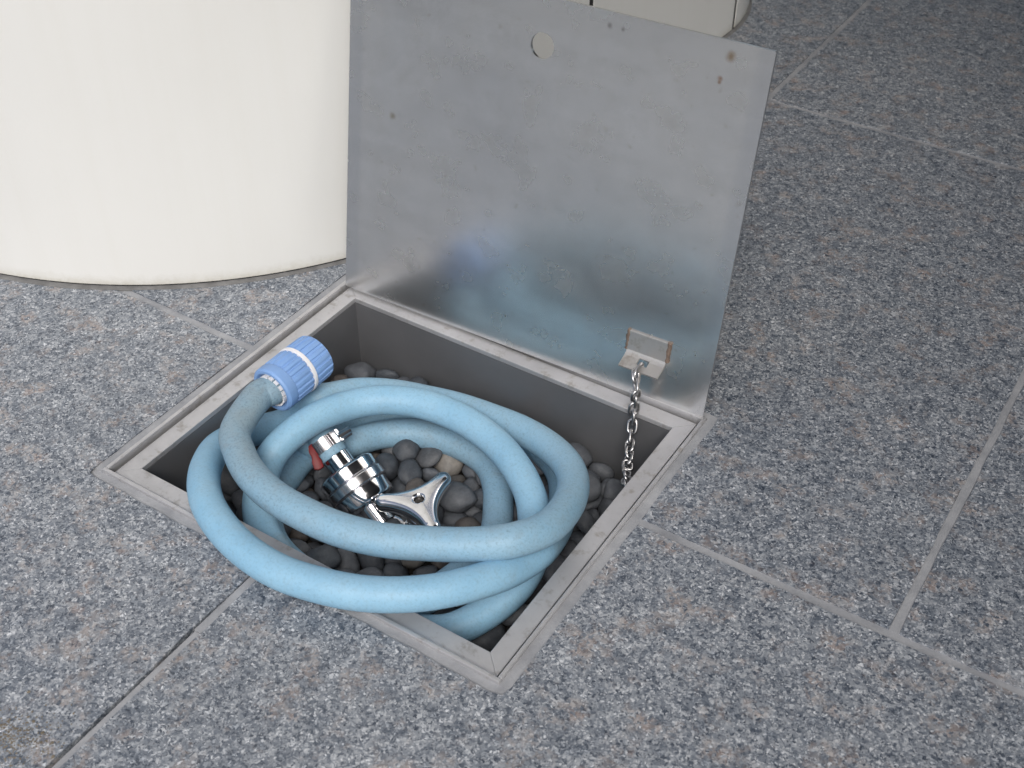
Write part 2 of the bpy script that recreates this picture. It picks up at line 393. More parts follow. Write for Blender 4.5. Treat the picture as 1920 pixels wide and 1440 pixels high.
# ------------------------------------------------------------------ baked rest poses
# pebbles: shape, three half-axes, position, quaternion
PEB = [
[9,0.011,0.0102,0.0081,0.2339,0.2178,-0.0714,0.178,-0.265,0.926,0.203],
[10,0.0093,0.007,0.0057,0.0962,0.1228,-0.0743,0.098,0.59,0.791,0.129],
[4,0.0104,0.0096,0.0056,0.2674,0.0721,-0.0697,0.705,-0.218,-0.628,0.249],
[13,0.0077,0.006,0.0057,0.1233,0.0701,-0.074,0.872,-0.3,0.314,-0.225],
[3,0.0105,0.0094,0.0078,0.279,0.0817,-0.0701,0.714,-0.257,-0.618,0.208],
[1,0.0098,0.0086,0.0049,0.178,0.1171,-0.074,0.1,-0.141,0.956,0.236],
[5,0.0093,0.0084,0.0048,0.2825,0.0427,-0.0714,0.005,0.752,0.046,-0.658],
[12,0.0109,0.0095,0.0055,0.026,0.049,-0.0744,0.807,-0.032,-0.017,-0.589],
[13,0.0108,0.0088,0.0068,0.2052,0.0264,-0.0726,0.158,-0.05,0.985,-0.043],
[0,0.0127,0.0095,0.0074,0.1573,0.2295,-0.0682,0.344,-0.633,-0.572,-0.392],
[4,0.0098,0.0091,0.0064,0.1897,0.105,-0.0729,0.938,-0.031,0.231,0.256],
[9,0.0137,0.01,0.0094,0.1075,0.0785,-0.0693,0.039,0.36,0.768,-0.528],
[10,0.0091,0.0073,0.005,0.2331,0.1652,-0.0733,0.716,0.211,-0.392,-0.538],
[2,0.0109,0.008,0.0066,0.0618,0.1912,-0.0733,0.217,0.026,-0.234,0.947],
[7,0.0103,0.0082,0.0062,0.0456,0.1286,-0.0743,0.971,-0.037,-0.046,-0.232],
[7,0.0094,0.008,0.0059,0.1809,0.1541,-0.0739,0.104,0.397,-0.896,0.17],
[9,0.009,0.0073,0.0061,0.1226,0.1155,-0.0731,0.39,0.45,-0.48,-0.645],
[5,0.0096,0.0069,0.0061,0.0949,0.1558,-0.0736,0.204,0.146,0.832,0.495],
[12,0.0099,0.0088,0.0068,0.2375,0.1253,-0.0725,0.746,-0.201,0.135,-0.621],
[5,0.0104,0.0089,0.0056,0.2389,0.2327,-0.0717,0.626,0.763,0.164,-0.001],
[11,0.0103,0.0095,0.0067,0.1955,0.1445,-0.0729,0.504,0.077,0.059,-0.858],
[11,0.0077,0.0067,0.005,0.0537,0.1796,-0.0739,0.216,0.162,0.796,-0.541],
[3,0.0082,0.0062,0.0048,0.0932,0.0704,-0.0753,0.045,0.161,-0.97,-0.176],
[9,0.0086,0.0067,0.0062,0.0231,0.1082,-0.0736,0.705,-0.298,0.531,-0.363],
[13,0.0119,0.0087,0.0078,0.0394,0.1463,-0.0714,0.56,0.108,0.593,0.568],
[13,0.0091,0.0085,0.006,0.124,0.0268,-0.074,0.874,0.01,-0.028,0.486],
[2,0.0109,0.0102,0.0073,0.1279,0.0963,-0.0708,0.45,0.454,-0.734,0.231],
[9,0.0111,0.0108,0.0069,0.1438,0.1492,-0.0738,0.1,-0.076,0.096,0.987],
[9,0.011,0.0088,0.0062,0.0275,0.2299,-0.0744,0.958,0.074,0.099,0.257],
[0,0.0087,0.0085,0.0049,0.0264,0.025,-0.0748,0.9,-0.246,-0.083,-0.35],
[3,0.0122,0.0096,0.0069,0.0947,0.2312,-0.0702,0.453,-0.878,0.009,-0.157],
[10,0.0136,0.013,0.0069,0.0418,0.0922,-0.0687,0.465,0.345,-0.147,0.802],
[0,0.0109,0.0097,0.0076,0.0438,0.0378,-0.073,0.034,0.248,-0.957,-0.149],
[10,0.0113,0.0094,0.0079,0.1641,0.1848,-0.0714,0.182,0.392,-0.841,0.327],
[13,0.0113,0.0101,0.0077,0.2547,0.1072,-0.0666,0.837,-0.216,-0.269,0.426],
[12,0.0116,0.0103,0.0072,0.0997,0.055,-0.0736,0.034,-0.644,0.752,-0.133],
[8,0.0092,0.0079,0.0047,0.1693,0.0246,-0.0754,0.999,-0.04,-0.015,0.029],
[5,0.0128,0.0126,0.0087,0.0275,0.1994,-0.0679,0.754,0.346,-0.548,0.108],
[11,0.0106,0.0096,0.0065,0.0858,0.0619,-0.0642,0.632,-0.443,0.16,-0.616],
[8,0.0087,0.008,0.005,0.1946,0.0389,-0.0753,0.046,0.955,0.276,-0.101],
[1,0.0109,0.0092,0.0064,0.2056,0.1989,-0.074,0.859,-0.074,-0.06,0.503],
[10,0.0116,0.0112,0.0074,0.092,0.0414,-0.0599,0.21,-0.234,0.05,-0.948],
[2,0.0103,0.0086,0.0061,0.0603,0.0701,-0.0739,0.144,-0.896,0.412,-0.085],
[13,0.0084,0.007,0.005,0.1425,0.2295,-0.075,0.066,-0.847,0.526,-0.023],
[6,0.0092,0.0089,0.0056,0.2033,0.1791,-0.0748,0.125,0.807,-0.576,-0.029],
[3,0.0099,0.0081,0.007,0.1126,0.2303,-0.0705,0.68,-0.111,0.722,0.059],
[11,0.0108,0.01,0.0065,0.2197,0.1696,-0.0713,0.279,0.075,0.831,-0.476],
[6,0.0074,0.0054,0.0041,0.0286,0.2144,-0.0762,0.139,0.944,0.284,0.092],
[7,0.0114,0.0101,0.007,0.1506,0.0244,-0.0695,0.223,-0.122,0.697,-0.671],
[6,0.0102,0.0081,0.0058,0.0944,0.096,-0.0743,0.232,-0.042,-0.058,0.97],
[12,0.0098,0.0072,0.005,0.1533,0.2151,-0.0748,0.975,0.204,0.042,-0.083],
[7,0.0099,0.0076,0.0055,0.0258,0.0915,-0.0749,0.922,0.018,-0.057,0.382],
[5,0.0094,0.0077,0.0049,0.2788,0.0988,-0.0755,0.897,-0.011,0.075,-0.436],
[0,0.0121,0.0118,0.0061,0.0282,0.1765,-0.0744,0.054,0.963,-0.261,-0.043],
[13,0.0125,0.0121,0.0085,0.0966,0.1866,-0.0709,0.921,0.291,0.146,0.215],
[10,0.0084,0.0077,0.0043,0.2527,0.1198,-0.0757,0.075,0.364,-0.923,-0.099],
[3,0.0099,0.0087,0.0054,0.1024,0.2048,-0.0745,0.984,0.033,0.043,0.168],
[2,0.0109,0.0099,0.0071,0.1526,0.1202,-0.0697,0.321,-0.091,-0.774,0.538],
[2,0.0093,0.0075,0.0057,0.2468,0.0924,-0.0741,0.006,-0.143,0.989,0.037],
[12,0.0112,0.009,0.006,0.0265,0.0721,-0.074,0.619,0.038,-0.069,-0.781],
[3,0.0091,0.0082,0.0047,0.1126,0.0919,-0.0753,0.002,-0.085,-0.987,-0.137],
[5,0.0121,0.0105,0.0088,0.1868,0.193,-0.0691,0.366,0.196,-0.808,0.417],
[10,0.0089,0.008,0.005,0.1899,0.1274,-0.0751,0.928,-0.141,0.016,-0.343],
[4,0.0119,0.0094,0.0061,0.1997,0.1622,-0.0724,0.906,0.286,-0.122,0.286],
[5,0.0124,0.012,0.0081,0.1076,0.1061,-0.0691,0.809,-0.463,-0.05,-0.359],
[9,0.0134,0.0122,0.007,0.1764,0.0563,-0.0735,0.272,0.114,-0.037,-0.955],
[12,0.0101,0.0081,0.0074,0.1229,0.1598,-0.073,0.919,0.369,0.108,0.088],
[8,0.0128,0.0112,0.0067,0.2767,0.1486,-0.0673,0.336,-0.83,-0.15,-0.419],
[9,0.0093,0.0088,0.0056,0.0772,0.0632,-0.075,0.667,-0.002,0.119,0.736],
[12,0.009,0.0084,0.0063,0.171,0.2016,-0.0736,0.986,0.147,0.003,0.079],
[2,0.0093,0.0068,0.0051,0.0509,0.1572,-0.0743,0.067,-0.052,0.933,0.349],
[5,0.0119,0.0112,0.0078,0.2343,0.1058,-0.0723,0.028,-0.47,0.876,0.107],
[2,0.0098,0.0088,0.0064,0.1341,0.1273,-0.0717,0.445,0.819,0.316,-0.176],
[12,0.0137,0.0124,0.0092,0.1462,0.1991,-0.0719,0.126,-0.986,0.073,-0.075],
[8,0.0088,0.0065,0.0046,0.1122,0.1226,-0.0757,0.091,0.967,0.237,-0.032],
[0,0.0116,0.009,0.0059,0.0646,0.2272,-0.0715,0.433,-0.576,-0.663,0.202],
[11,0.0127,0.0098,0.008,0.252,0.0409,-0.0713,0.052,0.833,-0.535,0.135],
[0,0.0109,0.01,0.0069,0.0815,0.165,-0.071,0.401,-0.754,-0.506,0.12],
[8,0.0096,0.0072,0.0055,0.2464,0.2044,-0.0746,0.835,-0.037,-0.048,0.547],
[6,0.0087,0.0064,0.0055,0.2489,0.2226,-0.074,0.378,-0.564,-0.513,0.525],
[8,0.0137,0.0109,0.0078,0.1727,0.2165,-0.0693,0.064,0.135,-0.868,0.474],
[9,0.0127,0.0097,0.0069,0.1852,0.1751,-0.0728,0.157,-0.966,0.05,-0.199],
[7,0.0102,0.0099,0.0059,0.2626,0.1998,-0.0709,0.009,-0.517,-0.612,-0.599],
[13,0.0124,0.0089,0.0083,0.0399,0.1098,-0.0717,0.068,-0.341,0.937,-0.039],
[7,0.0112,0.0104,0.0076,0.2771,0.2071,-0.0723,0.217,-0.384,0.883,0.163],
[1,0.0077,0.0062,0.0042,0.2228,0.2306,-0.0758,0.014,-0.609,0.79,0.067],
[7,0.0098,0.0095,0.0073,0.0819,0.0445,-0.0709,0.36,0.606,-0.102,0.702],
[7,0.009,0.0083,0.0067,0.1892,0.0873,-0.0735,0.069,-0.63,0.734,-0.242],
[10,0.0085,0.0068,0.005,0.2157,0.1558,-0.0752,0.511,-0.054,-0.157,0.843],
[10,0.0076,0.0073,0.0048,0.1162,0.0419,-0.0753,0.44,-0.094,0.099,-0.887],
[7,0.0093,0.0069,0.0065,0.0234,0.1834,-0.0633,0.558,0.498,-0.662,-0.037],
[13,0.0109,0.0106,0.006,0.2015,0.0382,-0.0643,0.42,-0.128,0.055,0.897],
[13,0.0114,0.0083,0.0068,0.2161,0.107,-0.0718,0.488,-0.023,0.455,-0.744],
[10,0.0107,0.0078,0.0074,0.1244,0.1776,-0.0728,0.203,0.92,-0.335,-0.031],
[13,0.0104,0.0079,0.0072,0.1267,0.2279,-0.0728,0.46,-0.19,0.013,-0.867],
[4,0.0093,0.0074,0.0062,0.0425,0.0731,-0.0736,0.541,0.291,-0.068,-0.786],
[6,0.0086,0.0062,0.0061,0.2785,0.1601,-0.0741,0.985,-0.008,-0.045,-0.169],
[9,0.0073,0.0068,0.0038,0.0455,0.1703,-0.0766,0.636,-0.002,0.099,0.765],
[11,0.0109,0.0082,0.0072,0.1446,0.1371,-0.062,0.371,-0.449,-0.6,0.548],
[3,0.0111,0.008,0.0056,0.1365,0.1125,-0.0738,0.2,-0.927,-0.316,0.017],
[3,0.0105,0.0095,0.0059,0.1181,0.1954,-0.0737,0.987,0.143,0.06,-0.026],
[12,0.0085,0.0071,0.0045,0.0772,0.2297,-0.0754,0.799,0.168,-0.059,-0.575],
[9,0.0128,0.0103,0.007,0.2639,0.0237,-0.0664,0.472,-0.481,0.625,0.394],
[6,0.0093,0.0075,0.006,0.2349,0.0252,-0.0745,0.013,0.398,0.905,0.15],
[3,0.0122,0.0089,0.0063,0.0576,0.168,-0.0666,0.822,0.526,-0.217,0.035],
[12,0.01,0.0079,0.0071,0.165,0.1071,-0.0733,0.0,0.071,-0.375,-0.924],
[7,0.0096,0.0083,0.007,0.1872,0.0247,-0.0712,0.247,0.372,0.37,-0.815],
[10,0.0073,0.006,0.0044,0.1671,0.1261,-0.0758,0.986,-0.157,-0.041,0.047],
[11,0.0089,0.0078,0.0045,0.2028,0.0805,-0.0754,0.053,0.255,-0.964,-0.058],
[10,0.0093,0.0085,0.0052,0.1096,0.025,-0.0721,0.377,0.032,0.883,0.278],
[7,0.0103,0.008,0.0058,0.2803,0.0256,-0.0706,0.115,-0.786,-0.118,0.596],
[6,0.0117,0.0104,0.0064,0.0732,0.1259,-0.0702,0.471,0.563,0.448,0.511],
[0,0.0092,0.008,0.0057,0.2581,0.1697,-0.0742,0.947,-0.297,-0.098,-0.074],
[4,0.0098,0.0073,0.0055,0.1204,0.2111,-0.0745,0.107,-0.992,0.054,-0.042],
[13,0.0088,0.0066,0.0046,0.2027,0.0975,-0.0752,0.693,0.175,0.225,0.662],
[8,0.0103,0.0083,0.0071,0.0433,0.188,-0.0717,0.346,0.39,-0.837,-0.166],
[5,0.0129,0.0106,0.0067,0.0636,0.0491,-0.0738,0.1,0.058,0.048,-0.992],
[6,0.0083,0.0061,0.005,0.2806,0.1337,-0.0739,0.738,-0.457,-0.022,-0.497],
[5,0.0083,0.0062,0.0057,0.0667,0.1576,-0.0746,0.917,-0.174,0.029,-0.359],
[6,0.0078,0.0068,0.0058,0.1391,0.0311,-0.0737,0.535,-0.75,-0.196,0.335],
[10,0.0104,0.0084,0.0073,0.1759,0.0373,-0.0717,0.725,-0.655,0.206,0.055],
[7,0.0137,0.0119,0.0086,0.1055,0.1695,-0.0674,0.377,-0.24,-0.882,-0.149],
[9,0.0075,0.0058,0.0051,0.2206,0.0228,-0.0751,0.239,-0.287,-0.267,0.888],
[1,0.0106,0.0089,0.0071,0.2212,0.1249,-0.0728,0.052,-0.91,0.412,-0.016],
[11,0.0085,0.0073,0.0047,0.0239,0.1581,-0.0736,0.06,-0.526,-0.659,0.534],
[8,0.0116,0.0093,0.0083,0.061,0.1071,-0.0724,0.063,-0.282,0.951,0.114],
[10,0.01,0.0091,0.005,0.2775,0.118,-0.0749,0.061,0.698,0.706,0.107],
[13,0.0129,0.0104,0.0088,0.1437,0.1781,-0.069,0.638,0.249,0.204,-0.699],
[7,0.0085,0.0072,0.0052,0.1044,0.0386,-0.0726,0.196,0.375,0.335,-0.842],
[2,0.0103,0.008,0.0073,0.1663,0.1253,-0.0643,0.174,-0.658,-0.702,0.21],
[0,0.0098,0.0085,0.0067,0.156,0.1348,-0.0723,0.116,-0.78,-0.538,-0.298],
[9,0.0132,0.011,0.0089,0.029,0.0762,-0.0598,0.236,0.908,-0.222,-0.265],
[0,0.01,0.0075,0.0062,0.1556,0.1668,-0.0734,0.683,-0.431,-0.229,0.543],
[12,0.0127,0.0119,0.0083,0.204,0.183,-0.0623,0.092,-0.897,-0.427,0.073],
[8,0.0106,0.0095,0.0058,0.135,0.2158,-0.0705,0.856,0.201,0.435,-0.195],
[0,0.0095,0.009,0.0057,0.2212,0.0364,-0.0739,0.04,0.02,0.24,0.97],
[7,0.0091,0.0066,0.0056,0.2546,0.1901,-0.0743,0.524,0.004,-0.274,0.807],
[13,0.0104,0.0097,0.0063,0.1874,0.1601,-0.0637,0.027,-0.941,0.297,-0.157],
[3,0.0089,0.007,0.006,0.2356,0.0459,-0.0741,0.736,-0.093,-0.079,0.665],
[1,0.0121,0.0113,0.0079,0.0818,0.1452,-0.0719,0.006,-0.222,-0.966,-0.133],
[11,0.0122,0.0114,0.0088,0.2199,0.228,-0.0617,0.937,-0.312,0.052,0.145],
[11,0.0119,0.0113,0.0067,0.2269,0.1978,-0.0733,0.829,0.055,0.025,0.557],
[6,0.0115,0.0112,0.0058,0.1561,0.0417,-0.0591,0.148,-0.434,0.885,0.078],
[1,0.0117,0.0087,0.0068,0.0633,0.0887,-0.0729,0.468,0.168,-0.125,0.859],
[12,0.0094,0.0089,0.0065,0.2783,0.188,-0.074,0.11,-0.706,-0.688,0.128],
[3,0.0107,0.0089,0.007,0.1909,0.2293,-0.0712,0.582,0.008,-0.574,-0.576],
[9,0.0091,0.0075,0.0055,0.0795,0.1828,-0.075,0.872,0.076,-0.021,-0.482],
[5,0.0083,0.0062,0.0059,0.0845,0.1271,-0.0731,0.142,-0.756,0.402,-0.497],
[3,0.0098,0.0082,0.0071,0.1774,0.1373,-0.0725,0.058,0.337,-0.924,0.17],
[6,0.0097,0.008,0.0059,0.0414,0.1271,-0.063,0.073,0.645,-0.76,-0.023],
[9,0.011,0.0079,0.0059,0.098,0.14,-0.0723,0.457,-0.776,-0.244,0.361],
[1,0.0107,0.0085,0.0071,0.0249,0.1425,-0.0721,0.624,0.564,-0.382,-0.383],
[8,0.0135,0.0127,0.0088,0.25,0.0662,-0.0718,0.122,0.829,0.543,-0.051],
[1,0.0125,0.0102,0.0087,0.2773,0.2282,-0.0692,0.182,0.838,0.345,0.383],
[2,0.01,0.0091,0.0061,0.1262,0.142,-0.0736,0.512,-0.029,-0.202,0.835],
[4,0.0097,0.0081,0.0063,0.1719,0.0775,-0.0732,0.807,-0.024,0.337,0.484],
[3,0.0125,0.0112,0.0063,0.0598,0.142,-0.0735,0.141,0.016,-0.112,0.983],
[13,0.0073,0.0062,0.0042,0.1618,0.0372,-0.0744,0.782,0.316,0.453,0.289],
[3,0.0102,0.0074,0.0054,0.0891,0.2168,-0.0745,0.006,-0.06,0.002,0.998],
[1,0.0137,0.0129,0.0096,0.0626,0.029,-0.0679,0.384,0.788,0.36,0.319],
[11,0.0124,0.0114,0.0076,0.1183,0.0311,-0.0588,0.961,-0.036,0.272,-0.039],
[3,0.0118,0.0088,0.0074,0.0938,0.0286,-0.0729,0.153,0.713,-0.674,-0.122],
[5,0.0096,0.0085,0.0048,0.2689,0.0516,-0.0752,0.041,0.936,-0.343,-0.073],
[4,0.0103,0.0095,0.0059,0.078,0.0259,-0.0717,0.771,0.107,-0.442,-0.445],
[4,0.0077,0.006,0.0052,0.157,0.0894,-0.063,0.166,-0.111,-0.969,0.146],
[1,0.0126,0.0114,0.0086,0.1491,0.2149,-0.0604,0.186,-0.017,0.217,0.958],
[2,0.0122,0.0105,0.0064,0.2182,0.0873,-0.073,0.079,0.779,-0.598,-0.171],
[4,0.0085,0.0075,0.0056,0.1656,0.0983,-0.0618,0.097,0.838,-0.397,-0.361],
[2,0.0092,0.008,0.0051,0.0601,0.2047,-0.0727,0.799,0.568,0.084,-0.178],
[0,0.0088,0.0067,0.0053,0.2501,0.0246,-0.0746,0.435,0.104,0.289,0.847],
[0,0.0114,0.009,0.0082,0.1391,0.0659,-0.0721,0.246,0.103,-0.419,0.868],
[10,0.0127,0.0093,0.0095,0.1113,0.1475,-0.0644,0.452,-0.241,0.039,0.858],
[8,0.009,0.0079,0.0059,0.192,0.2098,-0.0743,0.521,-0.041,0.034,-0.852],
[3,0.0127,0.0112,0.0065,0.2262,0.062,-0.0726,0.9,0.147,0.146,0.384],
[12,0.0113,0.0096,0.0074,0.0854,0.1113,-0.0707,0.594,-0.16,0.527,0.587],
[1,0.0118,0.0102,0.0082,0.2765,0.1225,-0.0623,0.187,0.002,0.109,-0.976],
[1,0.0091,0.0067,0.0055,0.261,0.232,-0.0748,0.072,-0.03,0.106,-0.991],
[8,0.0128,0.0121,0.0087,0.2627,0.1339,-0.0707,0.959,-0.023,0.163,-0.232],
[0,0.0117,0.0099,0.006,0.0485,0.232,-0.0692,0.247,0.121,0.822,-0.499],
[3,0.0118,0.0103,0.0086,0.1477,0.1002,-0.0696,0.681,-0.427,-0.437,0.403],
[1,0.0087,0.0069,0.0049,0.2663,0.1843,-0.0724,0.693,-0.129,-0.663,0.253],
[4,0.0084,0.0075,0.0043,0.2155,0.1848,-0.0745,0.263,0.694,-0.671,-0.019],
[13,0.0089,0.0086,0.0045,0.2665,0.1107,-0.0728,0.186,-0.922,-0.128,-0.314],
[11,0.0121,0.0112,0.0061,0.1074,0.1245,-0.0648,0.119,-0.053,-0.089,-0.987],
[8,0.0097,0.0081,0.0072,0.0299,0.1237,-0.072,0.473,0.697,0.354,0.406],
[8,0.0078,0.0065,0.0041,0.1071,0.2193,-0.0762,0.052,0.989,-0.103,-0.087],
[10,0.0114,0.0093,0.0061,0.0253,0.0569,-0.0633,0.758,-0.288,0.237,-0.535],
[5,0.0114,0.0091,0.0071,0.0815,0.1989,-0.0728,0.213,0.967,0.124,-0.061],
[9,0.0116,0.0105,0.0059,0.2597,0.217,-0.0705,0.221,0.358,-0.055,0.906],
[13,0.0111,0.009,0.0075,0.2096,0.1523,-0.064,0.218,-0.604,0.765,-0.052],
[10,0.0116,0.0109,0.0071,0.029,0.1087,-0.0595,0.531,0.07,-0.013,-0.844],
[7,0.0108,0.0088,0.0071,0.2594,0.0859,-0.0649,0.83,-0.31,-0.222,0.408],
[4,0.0108,0.0087,0.0063,0.0732,0.0776,-0.0658,0.192,-0.796,0.57,-0.067],
[6,0.0096,0.0088,0.007,0.0512,0.2187,-0.0735,0.168,0.741,-0.647,-0.062],
[12,0.0127,0.0107,0.0086,0.1505,0.0788,-0.0701,0.051,0.29,0.723,0.625],
[5,0.009,0.0074,0.0051,0.2142,0.1412,-0.0749,0.063,0.996,-0.014,-0.063],
[0,0.0108,0.008,0.0067,0.2706,0.0358,-0.0701,0.358,0.421,-0.617,0.561],
[12,0.0093,0.009,0.0057,0.2783,0.1948,-0.0627,0.996,0.006,-0.0,0.086],
[11,0.0113,0.0093,0.0061,0.0374,0.1641,-0.0678,0.555,0.26,0.42,-0.669],
[0,0.0118,0.0099,0.0079,0.2425,0.18,-0.0722,0.701,-0.368,0.105,-0.602],
[9,0.0097,0.0093,0.0064,0.197,0.0553,-0.0738,0.136,0.588,-0.795,0.069],
[11,0.0108,0.0085,0.0063,0.2567,0.1542,-0.073,0.219,0.154,0.957,0.114],
[4,0.0091,0.0067,0.0048,0.1392,0.1622,-0.0694,0.271,0.271,0.749,-0.54],
[6,0.0083,0.0068,0.0057,0.1627,0.0483,-0.0675,0.512,-0.304,-0.163,0.787],
[8,0.0096,0.0083,0.0051,0.0689,0.1726,-0.0753,0.026,0.93,-0.355,-0.097],
[11,0.01,0.0082,0.0053,0.2106,0.0494,-0.0728,0.397,-0.627,-0.644,0.187],
[0,0.0086,0.0079,0.0056,0.279,0.0642,-0.0749,0.076,0.523,0.847,0.054],
[4,0.0078,0.0067,0.0051,0.2431,0.1619,-0.074,0.689,-0.379,-0.243,0.568],
[6,0.0093,0.0068,0.0064,0.1748,0.2321,-0.0737,0.054,-0.021,0.059,-0.997],
[6,0.0089,0.0072,0.0061,0.2046,0.1294,-0.0744,0.062,0.605,0.774,0.176],
[13,0.0077,0.0071,0.0049,0.2142,0.1352,-0.0659,0.009,-0.835,-0.547,0.06],
[5,0.01,0.0075,0.0067,0.0405,0.2066,-0.0734,0.154,0.831,-0.528,-0.082],
[7,0.0121,0.0098,0.0068,0.109,0.214,-0.0652,0.059,0.925,-0.373,0.044],
[10,0.0097,0.0088,0.007,0.177,0.092,-0.0674,0.295,0.799,0.135,0.506],
[2,0.0077,0.0068,0.0039,0.0212,0.1292,-0.0666,0.266,0.745,0.272,0.548],
[8,0.0088,0.007,0.0057,0.1398,0.1954,-0.0591,0.12,-0.954,0.275,0.03],
[13,0.0091,0.0077,0.0066,0.2455,0.1397,-0.0731,0.055,0.761,-0.592,-0.258],
[3,0.0109,0.0079,0.0057,0.0846,0.0809,-0.0743,0.227,0.957,0.149,0.102],
[9,0.0087,0.0067,0.0064,0.2221,0.0462,-0.0674,0.17,0.002,-0.272,0.947],
[4,0.0122,0.0089,0.0062,0.2181,0.2138,-0.0706,0.429,0.421,0.798,0.037],
[2,0.0104,0.0094,0.0059,0.0913,0.2053,-0.0644,0.011,0.258,0.95,-0.178],
[12,0.012,0.0102,0.0084,0.0317,0.2187,-0.0635,0.994,0.083,-0.02,0.068],
[12,0.0106,0.0101,0.0078,0.0424,0.0558,-0.0703,0.142,-0.131,-0.504,-0.842],
[7,0.0098,0.0092,0.0068,0.1128,0.0508,-0.0647,0.2,-0.353,-0.017,-0.914],
[10,0.0099,0.0082,0.005,0.0855,0.0918,-0.0661,0.027,-0.89,0.45,-0.065],
[7,0.0138,0.0124,0.0093,0.1758,0.2266,-0.0558,0.083,-0.175,-0.868,0.457],
[12,0.0109,0.0099,0.0077,0.165,0.1986,-0.0612,0.132,0.256,-0.266,-0.92],
[13,0.0093,0.0076,0.0056,0.1388,0.2305,-0.0646,0.974,-0.126,-0.027,-0.186],
[4,0.0106,0.0078,0.0055,0.1356,0.0464,-0.0732,0.672,-0.349,-0.261,0.599],
[4,0.0131,0.0103,0.0079,0.1288,0.1101,-0.0607,0.006,0.049,-0.998,0.049],
[10,0.0075,0.0073,0.0045,0.2287,0.138,-0.0736,0.778,0.468,0.294,-0.298],
[13,0.0117,0.0092,0.0068,0.1502,0.044,-0.0725,0.139,0.736,-0.635,-0.189],
[13,0.0137,0.012,0.0081,0.1738,0.1459,-0.0589,0.065,-0.989,-0.119,-0.066],
[3,0.0082,0.0077,0.0054,0.125,0.0559,-0.0745,0.524,-0.068,-0.113,0.841],
[7,0.0082,0.0072,0.0059,0.1106,0.1365,-0.0746,0.788,-0.038,-0.076,-0.61],
[3,0.0104,0.0079,0.007,0.0689,0.1512,-0.0627,0.379,0.589,0.561,0.441],
[8,0.0092,0.0071,0.0064,0.1689,0.0259,-0.0651,0.794,0.405,-0.187,-0.414],
[6,0.014,0.0122,0.0101,0.1849,0.0492,-0.059,0.019,0.93,0.345,-0.127],
[1,0.0126,0.0112,0.0065,0.1992,0.2067,-0.0634,0.968,-0.048,-0.002,-0.247],
[10,0.0103,0.0076,0.0055,0.2554,0.1798,-0.0656,0.172,0.943,-0.208,-0.193],
[10,0.0101,0.0085,0.0057,0.2254,0.1846,-0.0661,0.79,0.189,0.239,-0.532],
[6,0.0107,0.0084,0.0054,0.2765,0.1732,-0.0725,0.512,-0.833,0.186,0.092],
[9,0.0109,0.0096,0.0065,0.1305,0.1511,-0.0624,0.235,-0.429,-0.855,0.173],
[3,0.0112,0.0092,0.0061,0.2317,0.1496,-0.0722,0.022,-0.148,0.871,0.468],
[10,0.0095,0.0076,0.006,0.1623,0.0903,-0.0735,0.016,-0.619,0.773,0.133],
[4,0.0109,0.0096,0.0064,0.1946,0.1295,-0.0642,0.08,0.861,-0.501,0.035],
[4,0.0081,0.0065,0.0043,0.2657,0.0872,-0.0757,0.014,-0.463,0.881,-0.1],
[3,0.0095,0.0092,0.0071,0.1699,0.1667,-0.0717,0.218,0.677,0.508,0.486],
[8,0.0101,0.0091,0.0052,0.1324,0.17,-0.0614,0.2,0.186,0.164,-0.948],
[3,0.0088,0.0081,0.0052,0.0709,0.0985,-0.0633,0.886,-0.118,-0.07,0.442],
[4,0.01,0.0073,0.0065,0.0546,0.0442,-0.063,0.306,0.949,-0.069,0.031],
[4,0.0126,0.0104,0.0092,0.2283,0.0926,-0.0609,0.162,0.071,-0.196,-0.965],
[12,0.0118,0.0086,0.0065,0.1602,0.0629,-0.0706,0.316,0.027,0.825,-0.467],
[8,0.0113,0.0109,0.0083,0.049,0.1988,-0.061,0.93,-0.123,-0.017,-0.347],
[5,0.0095,0.0087,0.0065,0.1028,0.024,-0.0594,0.672,0.525,-0.496,0.16],
[8,0.0086,0.0083,0.0064,0.2333,0.0575,-0.0632,0.12,0.68,-0.626,-0.362],
[4,0.0123,0.0117,0.0078,0.1305,0.0536,-0.0615,0.083,0.365,0.925,-0.073],
[4,0.0123,0.009,0.007,0.1376,0.0321,-0.0598,0.856,0.032,0.29,0.427],
[1,0.0086,0.0073,0.0049,0.0721,0.2129,-0.0754,0.063,-0.017,-0.08,0.995],
[6,0.0099,0.0075,0.0065,0.2023,0.1153,-0.073,0.765,0.614,-0.156,-0.114],
[12,0.0124,0.0121,0.0076,0.0554,0.0838,-0.0605,0.89,0.228,-0.206,0.337],
[11,0.0113,0.0108,0.0061,0.2775,0.0582,-0.0634,0.097,0.877,0.42,0.212],
[2,0.0118,0.0095,0.0079,0.0738,0.1838,-0.0627,0.56,-0.16,-0.364,0.727],
[12,0.0132,0.0105,0.009,0.0579,0.132,-0.0604,0.627,0.523,-0.125,-0.563],
[1,0.0082,0.0064,0.0045,0.125,0.042,-0.0704,0.68,-0.422,0.308,-0.515],
[4,0.0107,0.0077,0.007,0.1216,0.2231,-0.0591,0.22,0.79,-0.515,-0.249],
[13,0.0104,0.0085,0.0068,0.1789,0.1121,-0.0632,0.102,-0.833,-0.544,0.011],
[6,0.0097,0.0075,0.006,0.0492,0.0672,-0.0644,0.09,0.138,-0.278,0.946],
[8,0.0112,0.0096,0.0062,0.2089,0.0685,-0.0714,0.879,0.044,0.317,-0.352],
[0,0.0099,0.0096,0.0062,0.2478,0.1507,-0.0635,0.982,-0.054,-0.016,-0.182],
[9,0.0104,0.0089,0.0067,0.1276,0.19,-0.0645,0.122,-0.844,-0.464,0.242],
[5,0.0073,0.0058,0.0048,0.2606,0.0989,-0.0754,0.981,-0.187,-0.034,-0.048],
